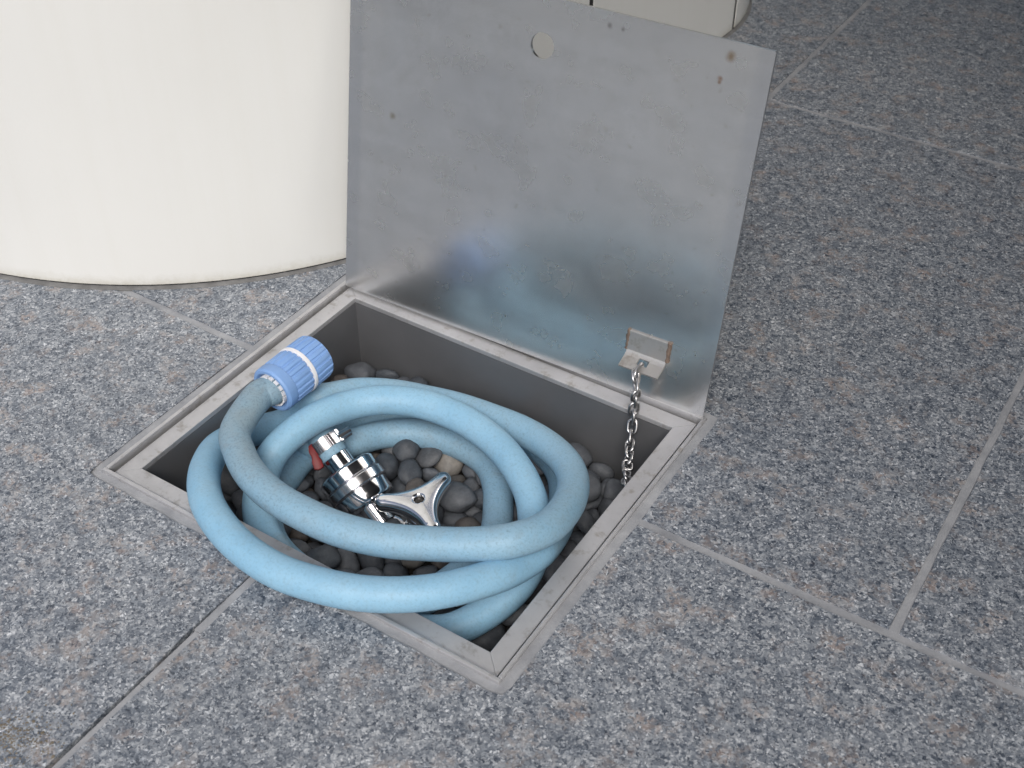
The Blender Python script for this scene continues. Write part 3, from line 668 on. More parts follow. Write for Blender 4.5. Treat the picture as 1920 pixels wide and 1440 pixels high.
[1,0.0101,0.0084,0.0066,0.1165,0.1648,-0.0586,0.341,-0.847,-0.406,0.042],
[5,0.0128,0.0119,0.0082,0.0798,0.2243,-0.0631,0.503,0.329,0.011,-0.799],
[6,0.0108,0.0079,0.0067,0.0272,0.0341,-0.066,0.117,-0.958,0.249,-0.077],
[11,0.0109,0.0088,0.0074,0.1917,0.0705,-0.0692,0.651,-0.11,0.703,0.264],
[3,0.0134,0.0113,0.0092,0.2418,0.2036,-0.0605,0.118,-0.041,-0.156,0.98],
[12,0.0073,0.0053,0.0045,0.0619,0.1238,-0.0754,0.206,0.758,0.59,0.187],
[9,0.0115,0.0089,0.0069,0.1766,0.1786,-0.0612,0.078,-0.303,-0.949,-0.047],
[9,0.0106,0.0094,0.0075,0.2346,0.0788,-0.0706,0.357,-0.214,-0.303,-0.857],
[6,0.0077,0.007,0.0044,0.1135,0.0647,-0.0743,0.644,-0.367,0.061,-0.668],
[9,0.0122,0.009,0.0064,0.1645,0.1489,-0.073,0.71,0.237,0.051,-0.661],
[9,0.0082,0.0076,0.0058,0.0452,0.0222,-0.073,0.696,-0.63,0.318,0.134],
[4,0.011,0.0086,0.0074,0.2055,0.2245,-0.0725,0.739,0.301,0.218,0.562],
[7,0.0109,0.0079,0.0058,0.0771,0.0967,-0.0742,0.185,-0.645,-0.732,0.115],
[12,0.0121,0.0105,0.0088,0.066,0.061,-0.0603,0.716,0.602,0.208,0.286],
[13,0.0125,0.0093,0.0073,0.2345,0.0342,-0.0629,0.15,0.019,-0.236,-0.96],
[12,0.0124,0.0092,0.0068,0.1288,0.0812,-0.0718,0.504,0.85,-0.142,0.049],
]
# centre line of the hose, metres
HOSE = [[0.0495,0.1141,0.012],[0.041,0.1038,0.0121],[0.0446,0.084,0.0121],[0.0564,0.0659,0.0122],[0.073,0.0512,0.0123],[0.092,0.0402,0.0134],[0.1156,0.0325,0.0146],[0.1393,0.0297,0.0157],[0.169,0.031,0.0159],[0.1966,0.038,0.0161],[0.2208,0.0488,0.0173],[0.2445,0.0606,0.0196],[0.2639,0.0734,0.0226],[0.2739,0.0962,0.0182],[0.2715,0.1241,0.0098],[0.2617,0.1502,0.0015],[0.2463,0.1699,-0.0048],[0.2232,0.1847,-0.011],[0.1973,0.1923,-0.0152],[0.171,0.1944,-0.0183],[0.1436,0.1936,-0.0204],[0.118,0.1887,-0.0215],[0.0936,0.1821,-0.0225],[0.0723,0.1704,-0.0226],[0.0617,0.1538,-0.0196],[0.0552,0.1447,-0.0185],[0.0463,0.1416,-0.0275],[0.0394,0.1382,-0.0374],[0.0358,0.1261,-0.0373],[0.0322,0.1123,-0.0332],[0.0306,0.0934,-0.026],[0.0316,0.0751,-0.0188],[0.0414,0.0554,-0.0086],[0.0599,0.0309,0.0027],[0.0812,0.0113,0.0094],[0.1049,-0.0017,0.0123],[0.1316,-0.0096,0.0129],[0.1587,-0.0115,0.0128],[0.1834,-0.0074,0.0128],[0.2087,0.001,0.0128],[0.2306,0.0138,0.0128],[0.2488,0.0313,0.0116],[0.2629,0.0556,0.0075],[0.2678,0.0766,0.0007],[0.2689,0.1004,-0.0067],[0.2589,0.1365,-0.0235],[0.2456,0.168,-0.0336],[0.2256,0.1962,-0.0425],[0.1999,0.2135,-0.0475],[0.1708,0.2202,-0.0496],[0.1408,0.2164,-0.0495],[0.1141,0.2069,-0.0495],[0.0873,0.1904,-0.0496],[0.0672,0.1655,-0.0496],[0.0619,0.1384,-0.0498],[0.0639,0.1099,-0.0476],[0.0667,0.0952,-0.0475],[0.0706,0.0751,-0.0482],[0.0814,0.0562,-0.0489],[0.1042,0.0405,-0.0497],[0.1372,0.0332,-0.0509],[0.1749,0.0291,-0.0509],[0.2071,0.0307,-0.0491],[0.2309,0.0371,-0.0448],[0.2436,0.0477,-0.0427],[0.2544,0.0678,-0.0385],[0.2598,0.0872,-0.0334],[0.2594,0.1031,-0.0281],[0.2571,0.1135,-0.0189],[0.249,0.1245,-0.0131],[0.2374,0.1379,-0.009],[0.2185,0.1516,-0.0064],[0.1926,0.1645,-0.0059],[0.1632,0.171,-0.0055],[0.1329,0.1692,-0.0052],[0.1082,0.1589,-0.0049],[0.091,0.144,-0.0056],[0.0816,0.1224,-0.0034],[0.0765,0.1028,-0.0041],[0.0722,0.0862,-0.0099],[0.0717,0.0742,-0.0167],[0.0777,0.0605,-0.0205],[0.0847,0.0485,-0.0253],[0.0964,0.0377,-0.029],[0.1119,0.0296,-0.0325],[0.1354,0.0261,-0.0426],[0.17,0.0258,-0.0431],[0.2037,0.0312,-0.0342],[0.2135,0.0558,-0.0425],[0.2172,0.0764,-0.0462],[0.2191,0.0975,-0.0489],[0.2192,0.1147,-0.0496],[0.2151,0.1316,-0.0494],[0.2051,0.1495,-0.0492],[0.1932,0.1664,-0.0491],[0.1782,0.1797,-0.0488],[0.1598,0.1856,-0.0486],[0.1386,0.1855,-0.0484],[0.114,0.1786,-0.048],[0.0953,0.164,-0.0477],[0.0859,0.1454,-0.0452],[0.0806,0.1342,-0.0438],[0.0731,0.125,-0.0404],[0.066,0.12,-0.0339],[0.0623,0.126,-0.0313],[0.0707,0.1251,-0.028],[0.0845,0.1179,-0.026],[0.0906,0.1155,-0.03]]

# ------------------------------------------------------------------ paving
W, D, LW = 0.304, 0.2555, 0.0171       # outer size of the steel frame and its ledge width
GJ = 0.0060                             # grout joint width
pav_bm = bmesh.new()
S_ = 60.0
xs = [-S_, 0.0, W, S_]; ys = [-S_, 0.0, D, S_]
gv = [[pav_bm.verts.new((x, y, -0.012)) for x in xs] for y in ys]
for j in range(3):
    for i in range(3):
        if i == 1 and j == 1: continue
        pav_bm.faces.new((gv[j][i], gv[j][i+1], gv[j+1][i+1], gv[j+1][i]))
pavement = build('pavement', pav_bm, M['bed'])
tag(pavement, 'grey speckled granite paving around the open steel box', 'pavement', kind='structure')

rs = random.Random(11)
PX, PY, Y0 = 0.66, 0.5543, 0.1476       # slab pitch and the joint line that meets the box
GF = 0.0065                             # grout strip round the frame
def slab(x0, x1, y0, y1, dz=0.0):
    h = GJ/2
    x0 += h; x1 -= h; y0 += h; y1 -= h
    # subtract the frame opening from the rectangle
    fx0, fx1, fy0, fy1 = -GF, W+GF, -GF, D+GF
    pts = [(x0, y0), (x1, y0), (x1, y1), (x0, y1)]
    if x0 < fx1 and x1 > fx0 and y0 < fy1 and y1 > fy0:
        if y0 < fy0 and y1 < fy1:          # opening bites the top edge
            if x0 < fx0 and x1 < fx1: pts = [(x0, y0), (x1, y0), (x1, fy0), (fx0, fy0), (fx0, y1), (x0, y1)]
            elif x0 > fx0 and x1 > fx1: pts = [(x0, y0), (x1, y0), (x1, y1), (fx1, y1), (fx1, fy0), (x0, fy0)]
        elif y0 > fy0 and y1 > fy1:        # opening bites the bottom edge
            pts = [(x0, y0), (fx0, y0), (fx0, fy1), (fx1, fy1), (fx1, y0), (x1, y0), (x1, y1), (x0, y1)]
    cx, cy = (x0+x1)/2, (y0+y1)/2
    # cut edges are not laser straight: break every side into short, slightly wandering pieces
    fine = []
    near = abs(cx) < 1.2 and abs(cy-.3) < 1.2
    n = len(pts)
    for i in range(n):
        a = Vector((*pts[i], 0)); b = Vector((*pts[(i+1) % n], 0)); L = (b-a).length
        m = max(1, int(L/0.008)) if near else 1
        nn = Vector((-(b-a).y, (b-a).x, 0)).normalized()
        for k in range(m):
            q = a+(b-a)*(k/m)
            if k: q += nn*(noise.noise(Vector((q.x*60, q.y*60, cx*7)))*0.0008 + noise.noise(Vector((q.x*14, q.y*14, cy*5)))*0.0009)
            fine.append((q.x-cx, q.y-cy))
    bm = poly_prism(fine, -0.0115, 0.0)
    if near:
        top = [e for e in bm.edges if all(abs(v.co.z) < 1e-6 for v in e.verts)]
        bmesh.ops.bevel(bm, geom=top, offset=0.0012, segments=2, profile=.5, affect='EDGES')
    o = build('paving_slab', bm, M['granite'], pavement)
    o.location = (cx, cy, dz)
    o.rotation_euler = (0, 0, 0)
    return o
def row_joint(j):
    return Y0+j*PY
for j in range(-4, 7):
    if j == 0: xo = 0.471
    elif j == -1: xo = 0.1414
    elif j == 1: xo = 0.1502
    else: xo = 0.15+(0.33 if j % 2 == 0 else 0)
    for i in range(-5, 6):
        slab(xo+i*PX, xo+(i+1)*PX, row_joint(j), row_joint(j+1), 0.0 if j in (-1, 0) else rs.uniform(-.0006, .0004))
# grout strips, each a slightly sunken bar between the slabs
def grout(lo, hi, z=-0.0009):
    bm = bmesh.new()
    nx = max(1, int((hi[0]-lo[0])/.03)); ny = max(1, int((hi[1]-lo[1])/.03))
    add_box(bm, (lo[0], lo[1], -0.0115), (hi[0], hi[1], z))
    if max(nx, ny) > 1 and max(hi[0]-lo[0], hi[1]-lo[1]) < 1.6:
        ed = [e for e in bm.edges if (e.verts[0].co-e.verts[1].co).length > .02]
        bmesh.ops.subdivide_edges(bm, edges=ed, cuts=min(40, max(nx, ny)), use_grid_fill=True)
        for v in bm.verts:
            if v.co.z > -.005: v.co.z += noise.noise(v.co*45)*.0005
    return build('grout_joint', bm, M['grout'], pavement, smooth=False)
h = GJ/2
for j in range(-4, 8):
    y = row_joint(j)
    if j == 0:
        grout((-3.1, y-h, 0), (-GF, y+h, 0)); grout((W+GF, y-h, 0), (1.1, y+h, 0)); grout((1.1, y-h, 0), (4.0, y+h, 0))
    elif j == 1:
        grout((-3.1, y-h, 0), (-.3, y+h, 0)); grout((-.3, y-h, 0), (1.1, y+h, 0)); grout((1.1, y-h, 0), (4.0, y+h, 0))
    else:
        grout((-3.1, y-h, 0), (4.0, y+h, 0))
for j in range(-4, 7):
    xo = {0: .471, -1: .1414, 1: .1502}.get(j, 0.15+(0.33 if j % 2 == 0 else 0))
    for i in range(-4, 6):
        x = xo+i*PX; y0, y1 = row_joint(j)+h, row_joint(j+1)-h
        if j == -1 and i == 0:
            # this one has shrunk away from the left-hand slab and left an open crack
            grout((x-h+.0016, y0, 0), (x+h, -.105, 0), -.0016); grout((x-h+.0016, -.1048, 0), (x+h, -.062, 0), -.0014); grout((x-h+.0008, -.0618, 0), (x+h, -GF, 0), -.0010)
        else:
            grout((x-h, y0, 0), (x+h, y1, 0))
# grout round the frame
grout((-GF, -GF, 0), (W+GF, 0, 0), -.0016); grout((-GF, D, 0), (W+GF, D+GF, 0)); grout((-GF, 0, 0), (0, D, 0), -.0009); grout((W, 0, 0), (W+GF, D, 0), -.0007)

# ------------------------------------------------------------------ pillar (rounded plan, clad in off-white panels)
C1, R1 = Vector((-0.3300, 0.4612)), 0.3667
C2, R2 = Vector((-0.1520, 0.8201)), 0.2100
def pillar_outline(step=0.02):
    u = (C2-C1); d = u.length; u = u/d
    al = math.asin((R1-R2)/d)
    pr = Vector((u.y, -u.x)); pl = -pr
    nr = pr*math.cos(al)+u*math.sin(al); nl = pl*math.cos(al)+u*math.sin(al)
    a_r = math.atan2(nr.y, nr.x); a_l = math.atan2(nl.y, nl.x)
    pts = []
    # big arc: from left tangent counter-clockwise through the front to the right tangent
    a0, a1 = a_l, a_r
    while a1 < a0: a1 += 2*math.pi
    n = int((a1-a0)*R1/step)
    pts += [(C1.x+R1*math.cos(a0+(a1-a0)*k/n), C1.y+R1*math.sin(a0+(a1-a0)*k/n)) for k in range(n+1)]
    p, q = Vector(pts[-1]), C2+nr*R2
    n = int((q-p).length/step); pts += [tuple(p+(q-p)*(k/n)) for k in range(1, n)]
    b0, b1 = a_r, a_l
    while b1 < b0: b1 += 2*math.pi
    n = int((b1-b0)*R2/step)
    pts += [(C2.x+R2*math.cos(b0+(b1-b0)*k/n), C2.y+R2*math.sin(b0+(b1-b0)*k/n)) for k in range(n+1)]
    p, q = Vector(pts[-1]), Vector(pts[0])
    n = int((q-p).length/step); pts += [tuple(p+(q-p)*(k/n)) for k in range(1, n)]
    return [Vector(p) for p in pts]
OUT = pillar_outline(0.008)
NO = len(OUT)
def onorm(i):
    t = (OUT[(i+1) % NO]-OUT[i-1]).normalized(); return Vector((t.y, -t.x))
def nearest(x, y):
    return min(range(NO), key=lambda i: (OUT[i]-Vector((x, y))).length)
PH = 2.3
pillar = empty('clad_pillar', (C1.x, C1.y, 0))
tag(pillar, 'large off-white rounded pillar with panel joints behind the raised lid', 'pillar')
def pil(name, bm, m, smooth=False):
    o = build(name, bm, m, pillar); o.location = (-C1.x, -C1.y, 0)
    if smooth: autosmooth(o, 40)
    return o
core = poly_prism([tuple(OUT[i]-onorm(i)*.0007) for i in range(0, NO, 2)], 0.0, PH-.301)
pil('core', core, M['joint'])
j1 = nearest(.0423, .547); j2 = nearest(.0582, .822)
step_i = j2-j1
cuts = [j1, j2]
k = j2+step_i
while k < j1+NO-step_i*0.6:
    cuts.append(k); k += step_i
# the broad front is one wide sheet: drop the joints that would fall on it
front = nearest(-.1, .17)
cuts = [c for c in cuts if not (Vector(OUT[c % NO])-Vector((-.33, .10))).length < .42]
cuts = sorted(c % NO for c in cuts)
for a, b in zip(cuts, cuts[1:]+[cuts[0]+NO]):
    idx = list(range(a, b+1))
    outer, inner = [], []
    for q, i in enumerate(idx):
        i %= NO
        p = OUT[i].copy(); t = (OUT[(i+1) % NO]-OUT[i-1]).normalized()
        if q == 0: p += t*.0035
        if q == len(idx)-1: p -= t*.0035
        outer.append(tuple(p)); inner.append(tuple(p-onorm(i)*.005))
    bm = poly_prism(outer+inner[::-1], 0.0028, PH-.302)
    pil('cladding_panel', bm, M['pillar'], True)
# mortar fillet smeared round the foot
bm = bmesh.new(); prof = []
for i in range(NO):
    n_ = onorm(i); w_ = .0035+.0022*noise.noise(Vector((OUT[i].x*14, OUT[i].y*14, 3)))
    p = OUT[i]
    prof.append([bm.verts.new((*(p-n_*.004), .0016)), bm.verts.new((*(p+n_*.0004), .0012)), bm.verts.new((*(p+n_*w_), .0003)), bm.verts.new((*(p+n_*w_), -.004))])
for i in range(NO):
    for q in range(3):
        bm.faces.new((prof[i][q], prof[(i+1) % NO][q], prof[(i+1) % NO][q+1], prof[i][q+1]))
pil('mortar_fillet', bm, M['fillet'], True)

# ------------------------------------------------------------------ unseen overhead slab, added to darken the paving at the back
cn = Vector((.62, .785)); ct = Vector((-cn.y, cn.x)); c_0 = cn*0.16
bm = poly_prism([tuple(c_0-ct*7), tuple(c_0-ct*7+cn*9), tuple(c_0+ct*7+cn*9), tuple(c_0+ct*7)], PH-.30, PH)
shade_slab = build('shade_slab', bm, M['shade_slab_mat'])
tag(shade_slab, 'flat grey slab added overhead, out of view, to shade the back paving', 'shade_slab')

# ------------------------------------------------------------------ steel box let into the paving
box = empty('hose_box', (W/2, D/2, 0))
tag(box, 'open stainless steel hose box sunk flush into the granite paving', 'hose box')
def bpart(name, bm, m, bev=0.0):
    if bev: bevel(bm, bev, 2)
    o = build(name, bm, m, box); o.location = (-W/2, -D/2, 0)
    return o
LT, LZ, LED = .0028, .0010, -.0030
def strip(name, lo, hi, bev):
    bm = bmesh.new(); add_box(bm, lo, hi); return bpart(name, bm, M['frame'], bev)
strip('frame_lip', (0, 0, -.02), (W, LT, LZ), .0006)
strip('frame_lip', (0, D-LT, -.02), (W, D, LZ), .0006)
strip('frame_lip', (0, LT+.0001, -.02), (LT, D-LT-.0001, LZ), .0006)
strip('frame_lip', (W-LT, LT+.0001, -.02), (W, D-LT-.0001, LZ), .0006)
def ledge(pts):
    bm = poly_prism(pts, LED-.004, LED); bpart('frame_ledge', bm, M['frame'], .0005)
a, b = LT+.0022, LW
ledge([(a, a), (W-a, a), (W-b, b), (b, b)])
ledge([(W-a, a), (W-a, D-a), (W-b, D-b), (W-b, b)])
ledge([(W-a, D-a), (a, D-a), (b, D-b), (W-b, D-b)])
ledge([(a, D-a), (a, a), (b, b), (b, D-b)])
# closing strip below the thin gap between lip and ledge
for lo, hi in (((LT, LT, LED-.008), (W-LT, a+.001, LED-.0045)), ((LT, D-a-.001, LED-.008), (W-LT, D-LT, LED-.0045)),
               ((LT, a+.001, LED-.008), (a+.001, D-a-.001, LED-.0045)), ((W-a-.001, a+.001, LED-.008), (W-LT, D-a-.001, LED-.0045))):
    bm = bmesh.new(); add_box(bm, lo, hi); bpart('gap_strip', bm, M['dark_metal'])
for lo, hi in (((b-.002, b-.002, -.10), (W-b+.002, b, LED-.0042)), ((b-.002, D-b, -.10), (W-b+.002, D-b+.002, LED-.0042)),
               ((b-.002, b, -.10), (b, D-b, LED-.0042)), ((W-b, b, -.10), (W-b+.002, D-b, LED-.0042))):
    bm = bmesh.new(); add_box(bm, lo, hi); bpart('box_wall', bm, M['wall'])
bm = bmesh.new(); add_box(bm, (b, b, -.10), (W-b, D-b, -.0745)); bpart('soil_bed', bm, M['soil'])

# lid: local x along the hinge, local y up the sheet, local z towards the box
TH, PSI, HL, GAP = R(80.67), .0309, .2514, .0029
ex = Vector((1, PSI, 0)).normalized(); es = Vector((0, math.cos(TH), math.sin(TH)))
es = (es-ex*es.dot(ex)).normalized(); ez = ex.cross(es)          # ez points to the camera side
if ez.y > 0: ez = -ez
lid_m = Matrix(((ex.x, es.x, ez.x), (ex.y, es.y, ez.y), (ex.z, es.z, ez.z))).to_4x4()
lid_m.translation = Vector((W/2, .2496, LED+.002))-ex*(W/2)
def lid_plate():
    bm = bmesh.new(); T_ = .0022
    hx, hy, hr = .1518, .2205, .0083
    segs = 56; x0, x1, y0, y1 = GAP, W-GAP, .0, HL
    ring = [(hx+hr*math.cos(2*math.pi*i/segs), hy+hr*math.sin(2*math.pi*i/segs)) for i in range(segs)]
    cb = .0009
    outer = []
    for (cx, cy, a0) in ((x1-cb, y0+cb, -90), (x1-cb, y1-cb, 0), (x0+cb, y1-cb, 90), (x0+cb, y0+cb, 180)):
        outer += [(cx+cb*math.cos(R(a0+90*k/4)), cy+cb*math.sin(R(a0+90*k/4))) for k in range(5)]
    def loop(pts, z):
        vs = [bm.verts.new((x, y, z)) for x, y in pts]
        return vs, [bm.edges.new((vs[i], vs[(i+1) % len(vs)])) for i in range(len(vs))]
    tops = []
    for z in (0.0, -T_):
        ov, oe = loop(outer, z); iv, ie = loop(ring, z)
        bmesh.ops.triangle_fill(bm, use_beauty=True, use_dissolve=False, edges=oe+ie)
        tops.append((ov, iv))
    for q in (0, 1):
        A, B = tops[0][q], tops[1][q]; n = len(A)
        for i in range(n): bm.faces.new((A[i], A[(i+1) % n], B[(i+1) % n], B[i]))
    return bm
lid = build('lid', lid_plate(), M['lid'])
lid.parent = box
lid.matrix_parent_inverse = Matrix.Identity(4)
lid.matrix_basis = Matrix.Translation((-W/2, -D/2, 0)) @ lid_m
lid['label'] = 'dull steel lid with a round finger hole, standing open'
def lidpart(name, bm, m, bev=0.0, smooth=False):
    if bev: bevel(bm, bev, 2)
    o = build(name, bm, m, lid)
    if smooth: autosmooth(o, 40)
    return o
# chain bracket: a bent plate welded to the lid, flap with a hole
bx0, bx1 = .2400, .2690
bm = bmesh.new(); add_box(bm, (bx0, .0335, .0), (bx1, .0480, .0016)); lidpart('chain_bracket', bm, M['bracket'], .0004)
bm = bmesh.new()
prof = [(.0338, .0015), (.0320, .0022), (.0305, .0040), (.0262, .0125), (.0248, .0118), (.0292, .0028), (.0310, .0006), (.0338, .0000)]
# flap with a bite where the chain goes through: built from two side tongues and a bridge
for xa, xb in ((bx0, .2510), (.2585, bx1)):
    va = [bm.verts.new((xa, y, z)) for y, z in prof]; vb = [bm.verts.new((xb, y, z)) for y, z in prof]
    n = len(prof); bm.faces.new(va[::-1]); bm.faces.new(vb)
    for i in range(n): bm.faces.new((va[i], va[(i+1) % n], vb[(i+1) % n], vb[i]))
prof2 = [(.0285, .0081), (.0262, .0125), (.0248, .0118), (.0271, .0074)]
va = [bm.verts.new((.2510, y, z)) for y, z in prof2]; vb = [bm.verts.new((.2585, y, z)) for y, z in prof2]
for i in range(4): bm.faces.new((va[i], va[(i+1) % 4], vb[(i+1) % 4], vb[i]))
prof3 = [(.0338, .0015), (.0320, .0022), (.0310, .0035), (.0296, .0022), (.0310, .0006), (.0338, .0)]
va = [bm.verts.new((.2510, y, z)) for y, z in prof3]; vb = [bm.verts.new((.2585, y, z)) for y, z in prof3]
for i in range(6): bm.faces.new((va[i], va[(i+1) % 6], vb[(i+1) % 6], vb[i]))
lidpart('bracket_flap', bm, M['bracket'], 0)
rw = random.Random(3)
for x in (bx0-.0004, bx1+.0004):
    bm = bmesh.new()
    path = [Vector((x+rw.uniform(-.0004, .0004), .0335+.0148*i/9, .0006)) for i in range(10)]
    tube(bm, path, lambda t: .0014+.0006*noise.noise(Vector((t*9, x*90, 0))), 10)
    lidpart('weld_bead', bm, M['weld'], 0, True)
# hinge leaf and knuckles along the lower edge at the back
for i in range(5):
    bm = bmesh.new(); xx = .03+i*.058
    lathe(bm, [(0, .0016), (.012, .0016)], (xx, -.0008, -.0042), (1, 0, 0), 12); lidpart('hinge_knuckle', bm, M['frame'], 0, True)

# ------------------------------------------------------------------ pebbles
def pebble_mesh(seed):
    rnd = random.Random(seed)
    return rnd
def make_shapes(n):
    random.seed(5); out = []
    for s in range(n):
        bm = bmesh.new(); bmesh.ops.create_icosphere(bm, subdivisions=3, radius=1)
        rnd = random.Random(s); off = Vector((rnd.random()*50, rnd.random()*50, rnd.random()*50))
        for v in bm.verts:
            q = v.co.normalized(); v.co = q*(1+.20*noise.noise(q*1.1+off)+.05*noise.noise(q*2.6+off))
        me = bpy.data.meshes.new('pebble'); bm.to_mesh(me); bm.free()
        for p in me.polygons: p.use_smooth = True
        me.materials.append(M['pebble']); out.append(me)
    return out
SHAPES = make_shapes(14)
PALE = [(.1398, .1719), (.1885, .0894)]      # two light pebbles the eye picks out
pale_i = []
for px_, py_ in PALE:
    best = min((r for r in range(len(PEB)) if PEB[r][6] > -.072), key=lambda r: (PEB[r][4]-px_)**2+(PEB[r][5]-py_)**2)
    pale_i.append(best)
rp = random.Random(21)
for i, (kk, sx, sy, sz, x, y, z, qw, qx, qy, qz) in enumerate(PEB):
    o = bpy.data.objects.new('pebble', SHAPES[kk]); COL.objects.link(o)
    o.location = (x, y, z+.006); o.scale = (sx, sy, sz)
    o.rotation_mode = 'QUATERNION'; o.rotation_quaternion = (qw, qx, qy, qz)
    if i in pale_i:
        o.material_slots[0].link = 'OBJECT'; o.material_slots[0].material = M['pebble_pale']
        tag(o, ['pale beige pebble lying just behind the chrome tap handle', 'small pale pebble between the two front turns of the blue hose'][pale_i.index(i)], 'pebble')
    else:
        brown = rp.random() < .07
        if brown:
            o.material_slots[0].link = 'OBJECT'; o.material_slots[0].material = M['pebble_brown']
        buried = z < -.0705
        if y > .195: zone = 'along the back wall under the lid' if x < .19 else 'in the back corner below the lid chain'
        elif x > .245: zone = 'along the right-hand wall of the box'
        elif x < .06: zone = 'along the left wall below the hose connector'
        elif y < .06: zone = 'along the front wall of the box'
        elif .10 < x < .20 and y > .125: zone = 'inside the hose coil behind the tap handle'
        elif x < .13: zone = 'inside the hose coil beside the chrome coupling'
        elif y < .10: zone = 'between the front turns of the hose'
        else: zone = 'inside the hose coil right of the tap handle'
        big = 'large' if sx > .0112 else 'small' if sx < .0088 else 'medium'
        lab = ('half buried ' if buried else '')+big+(' brownish' if brown else ' dark grey')+' pebble '+zone
        tag(o, lab, 'pebble', 'pebbles '+zone)

# ------------------------------------------------------------------ tap
AX0 = Vector((.0845, .1179, -.026)); AX1 = Vector((.1212, .1100, -.050))
ax = (AX1-AX0).normalized()
tap = empty('water_tap', (.1657, .1151, -.079))
tap['label'] = 'chrome water tap with a three-armed handle among the pebbles'; tap['category'] = 'tap'
def tpart(name, bm, m, ang=35, parent=None):
    o = build(name, bm, m, parent or tap)
    o.location = -Vector(tap.location) if parent is None else (0, 0, 0)
    autosmooth(o, ang); return o
def tlathe(name, prof, m, rfun=None, seg=64, ang=30):
    bm = bmesh.new(); lathe(bm, prof, AX0, ax, seg, rfun); return tpart(name, bm, m, ang)
tlathe('hose_tail', [(.006, .0070), (.0105, .0086), (.0112, .0094), (.0205, .0096), (.0214, .0110), (.0222, .0112)], M['chrome'])
tlathe('coupling_nut', [(.0212, .0135), (.0218, .0180), (.0230, .0203), (.0240, .0210), (.0312, .0210), (.0320, .0204), (.0324, .0196)], M['chrome'])
tlathe('stamped_ring', [(.0323, .0200), (.0328, .0216), (.0334, .0220), (.0392, .0220), (.0398, .0216), (.0402, .0200)], M['chrome_knurl'])
tlathe('coupling_barrel', [(.0400, .0188), (.0408, .0200), (.0500, .0202), (.0516, .0194), (.0524, .0165), (.0530, .0130)], M['chrome'])
tlathe('outlet_pipe', [(.0526, .0098), (.0680, .0098)], M['chrome'])
# valve body below the handle
HC = Vector((.1657, .1151, -.0400))
bm = bmesh.new(); lathe(bm, [(-.042, .0125), (-.020, .0130), (-.017, .0115), (-.0135, .0100), (-.0130, .0085)], HC, (0, 0, 1), 40)
tpart('valve_body', bm, M['chrome'])
bm = bmesh.new(); lathe(bm, [(-.0135, .0088), (-.0130, .0096), (-.0075, .0096), (-.0070, .0088)], HC, (0, 0, 1), 6); tpart('packing_nut', bm, M['chrome_knurl'], 20)
bm = bmesh.new(); lathe(bm, [(-.0072, .0048), (.001, .0048)], HC, (0, 0, 1), 24); tpart('valve_stem', bm, M['chrome'])
bm = bmesh.new(); tube(bm, [AX0+ax*.066, Vector((.140, .110, -.066)), Vector((.152, .1125, -.069)), Vector((.166, .115, -.070))], .0095, 24); tpart('outlet_elbow', bm, M['chrome'])
# handle: three swept arms, flat polished top, rounded undersides
def handle():
    bm = bmesh.new()
    rot0 = math.atan2(.0983-.1151, .1433-.1657)-R(11)
    TR, TC, MID = .0060, .0245, .0128
    outl = []
    for q in range(3):
        a0 = rot0+q*2*math.pi/3; c = Vector((math.cos(a0), math.sin(a0)))*TC
        for k in range(17):
            th = a0-R(98)+R(196)*k/16; outl.append(c+Vector((math.cos(th), math.sin(th)))*TR)
        a1 = a0+2*math.pi/3; p1 = outl[-1]; c2 = Vector((math.cos(a1), math.sin(a1)))*TC
        p2 = c2+Vector((math.cos(a1-R(98)), math.sin(a1-R(98))))*TR
        am = a0+math.pi/3; mid = Vector((math.cos(am), math.sin(am)))*MID
        ctl = mid*2-(p1+p2)*.5
        for k in range(1, 24):
            t = k/24; outl.append(p1*(1-t)**2+ctl*2*t*(1-t)+p2*t*t)
    n = len(outl)
    nor = []
    for i in range(n):
        t = (outl[(i+1) % n]-outl[i-1]).normalized(); nor.append(Vector((t.y, -t.x)))
    layers = [(-.0062, .0042), (-.0060, .0030), (-.0050, .0016), (-.0030, .0005), (-.0005, .0), (.0018, .0003), (.0036, .0012), (.0045, .0024), (.0049, .0038)]
    rings = []
    for z, ins in layers:
        ring = []
        for p, m_ in zip(outl, nor):
            q = p-m_*ins; lift = .0004*(p.length/.031)**2
            ring.append(bm.verts.new((q.x, q.y, z+.0030+lift)))
        rings.append(ring)
    def hub(r, z):
        return [bm.verts.new((r*math.cos(math.atan2(p.y, p.x)), r*math.sin(math.atan2(p.y, p.x)), z)) for p in outl]
    rings.append(hub(.0052, .0084)); rings.append(hub(.0044, .0082)); rings.append(hub(.0036, .0076)); rings.append(hub(.0034, .0045))
    for i in range(len(rings)-1):
        for k in range(n): bm.faces.new((rings[i][k], rings[i][(k+1) % n], rings[i+1][(k+1) % n], rings[i+1][k]))
    bm.faces.new(rings[0][::-1]); bm.faces.new(rings[-1])
    return bm
hd = build('handle', handle(), M['chrome'], tap)
hd.location = HC-Vector(tap.location); autosmooth(hd, 50)
hd.rotation_euler = (R(4), R(-3), 0)
bm = bmesh.new(); lathe(bm, [(.0046, .0030), (.0058, .0030), (.0060, .0022), (.0052, .0014)], (0, 0, 0), (0, 0, 1), 18)
o = build('handle_screw', bm, M['dark_metal'], hd); autosmooth(o, 30)

# ------------------------------------------------------------------ garden hose
hose = empty('garden_hose', (.15, .12, 0))
hose['label'] = 'coiled light blue garden hose spilling over the front edge of the box'; hose['category'] = 'hose'
HR = .0104
HOSE[0:3] = [[.0502, .1260, .0122], [.0496, .1110, .0122], [.0462, .0985, .0122]]
HOSE[-1] = list(AX0+ax*.0105)
path = catmull(HOSE, 6)
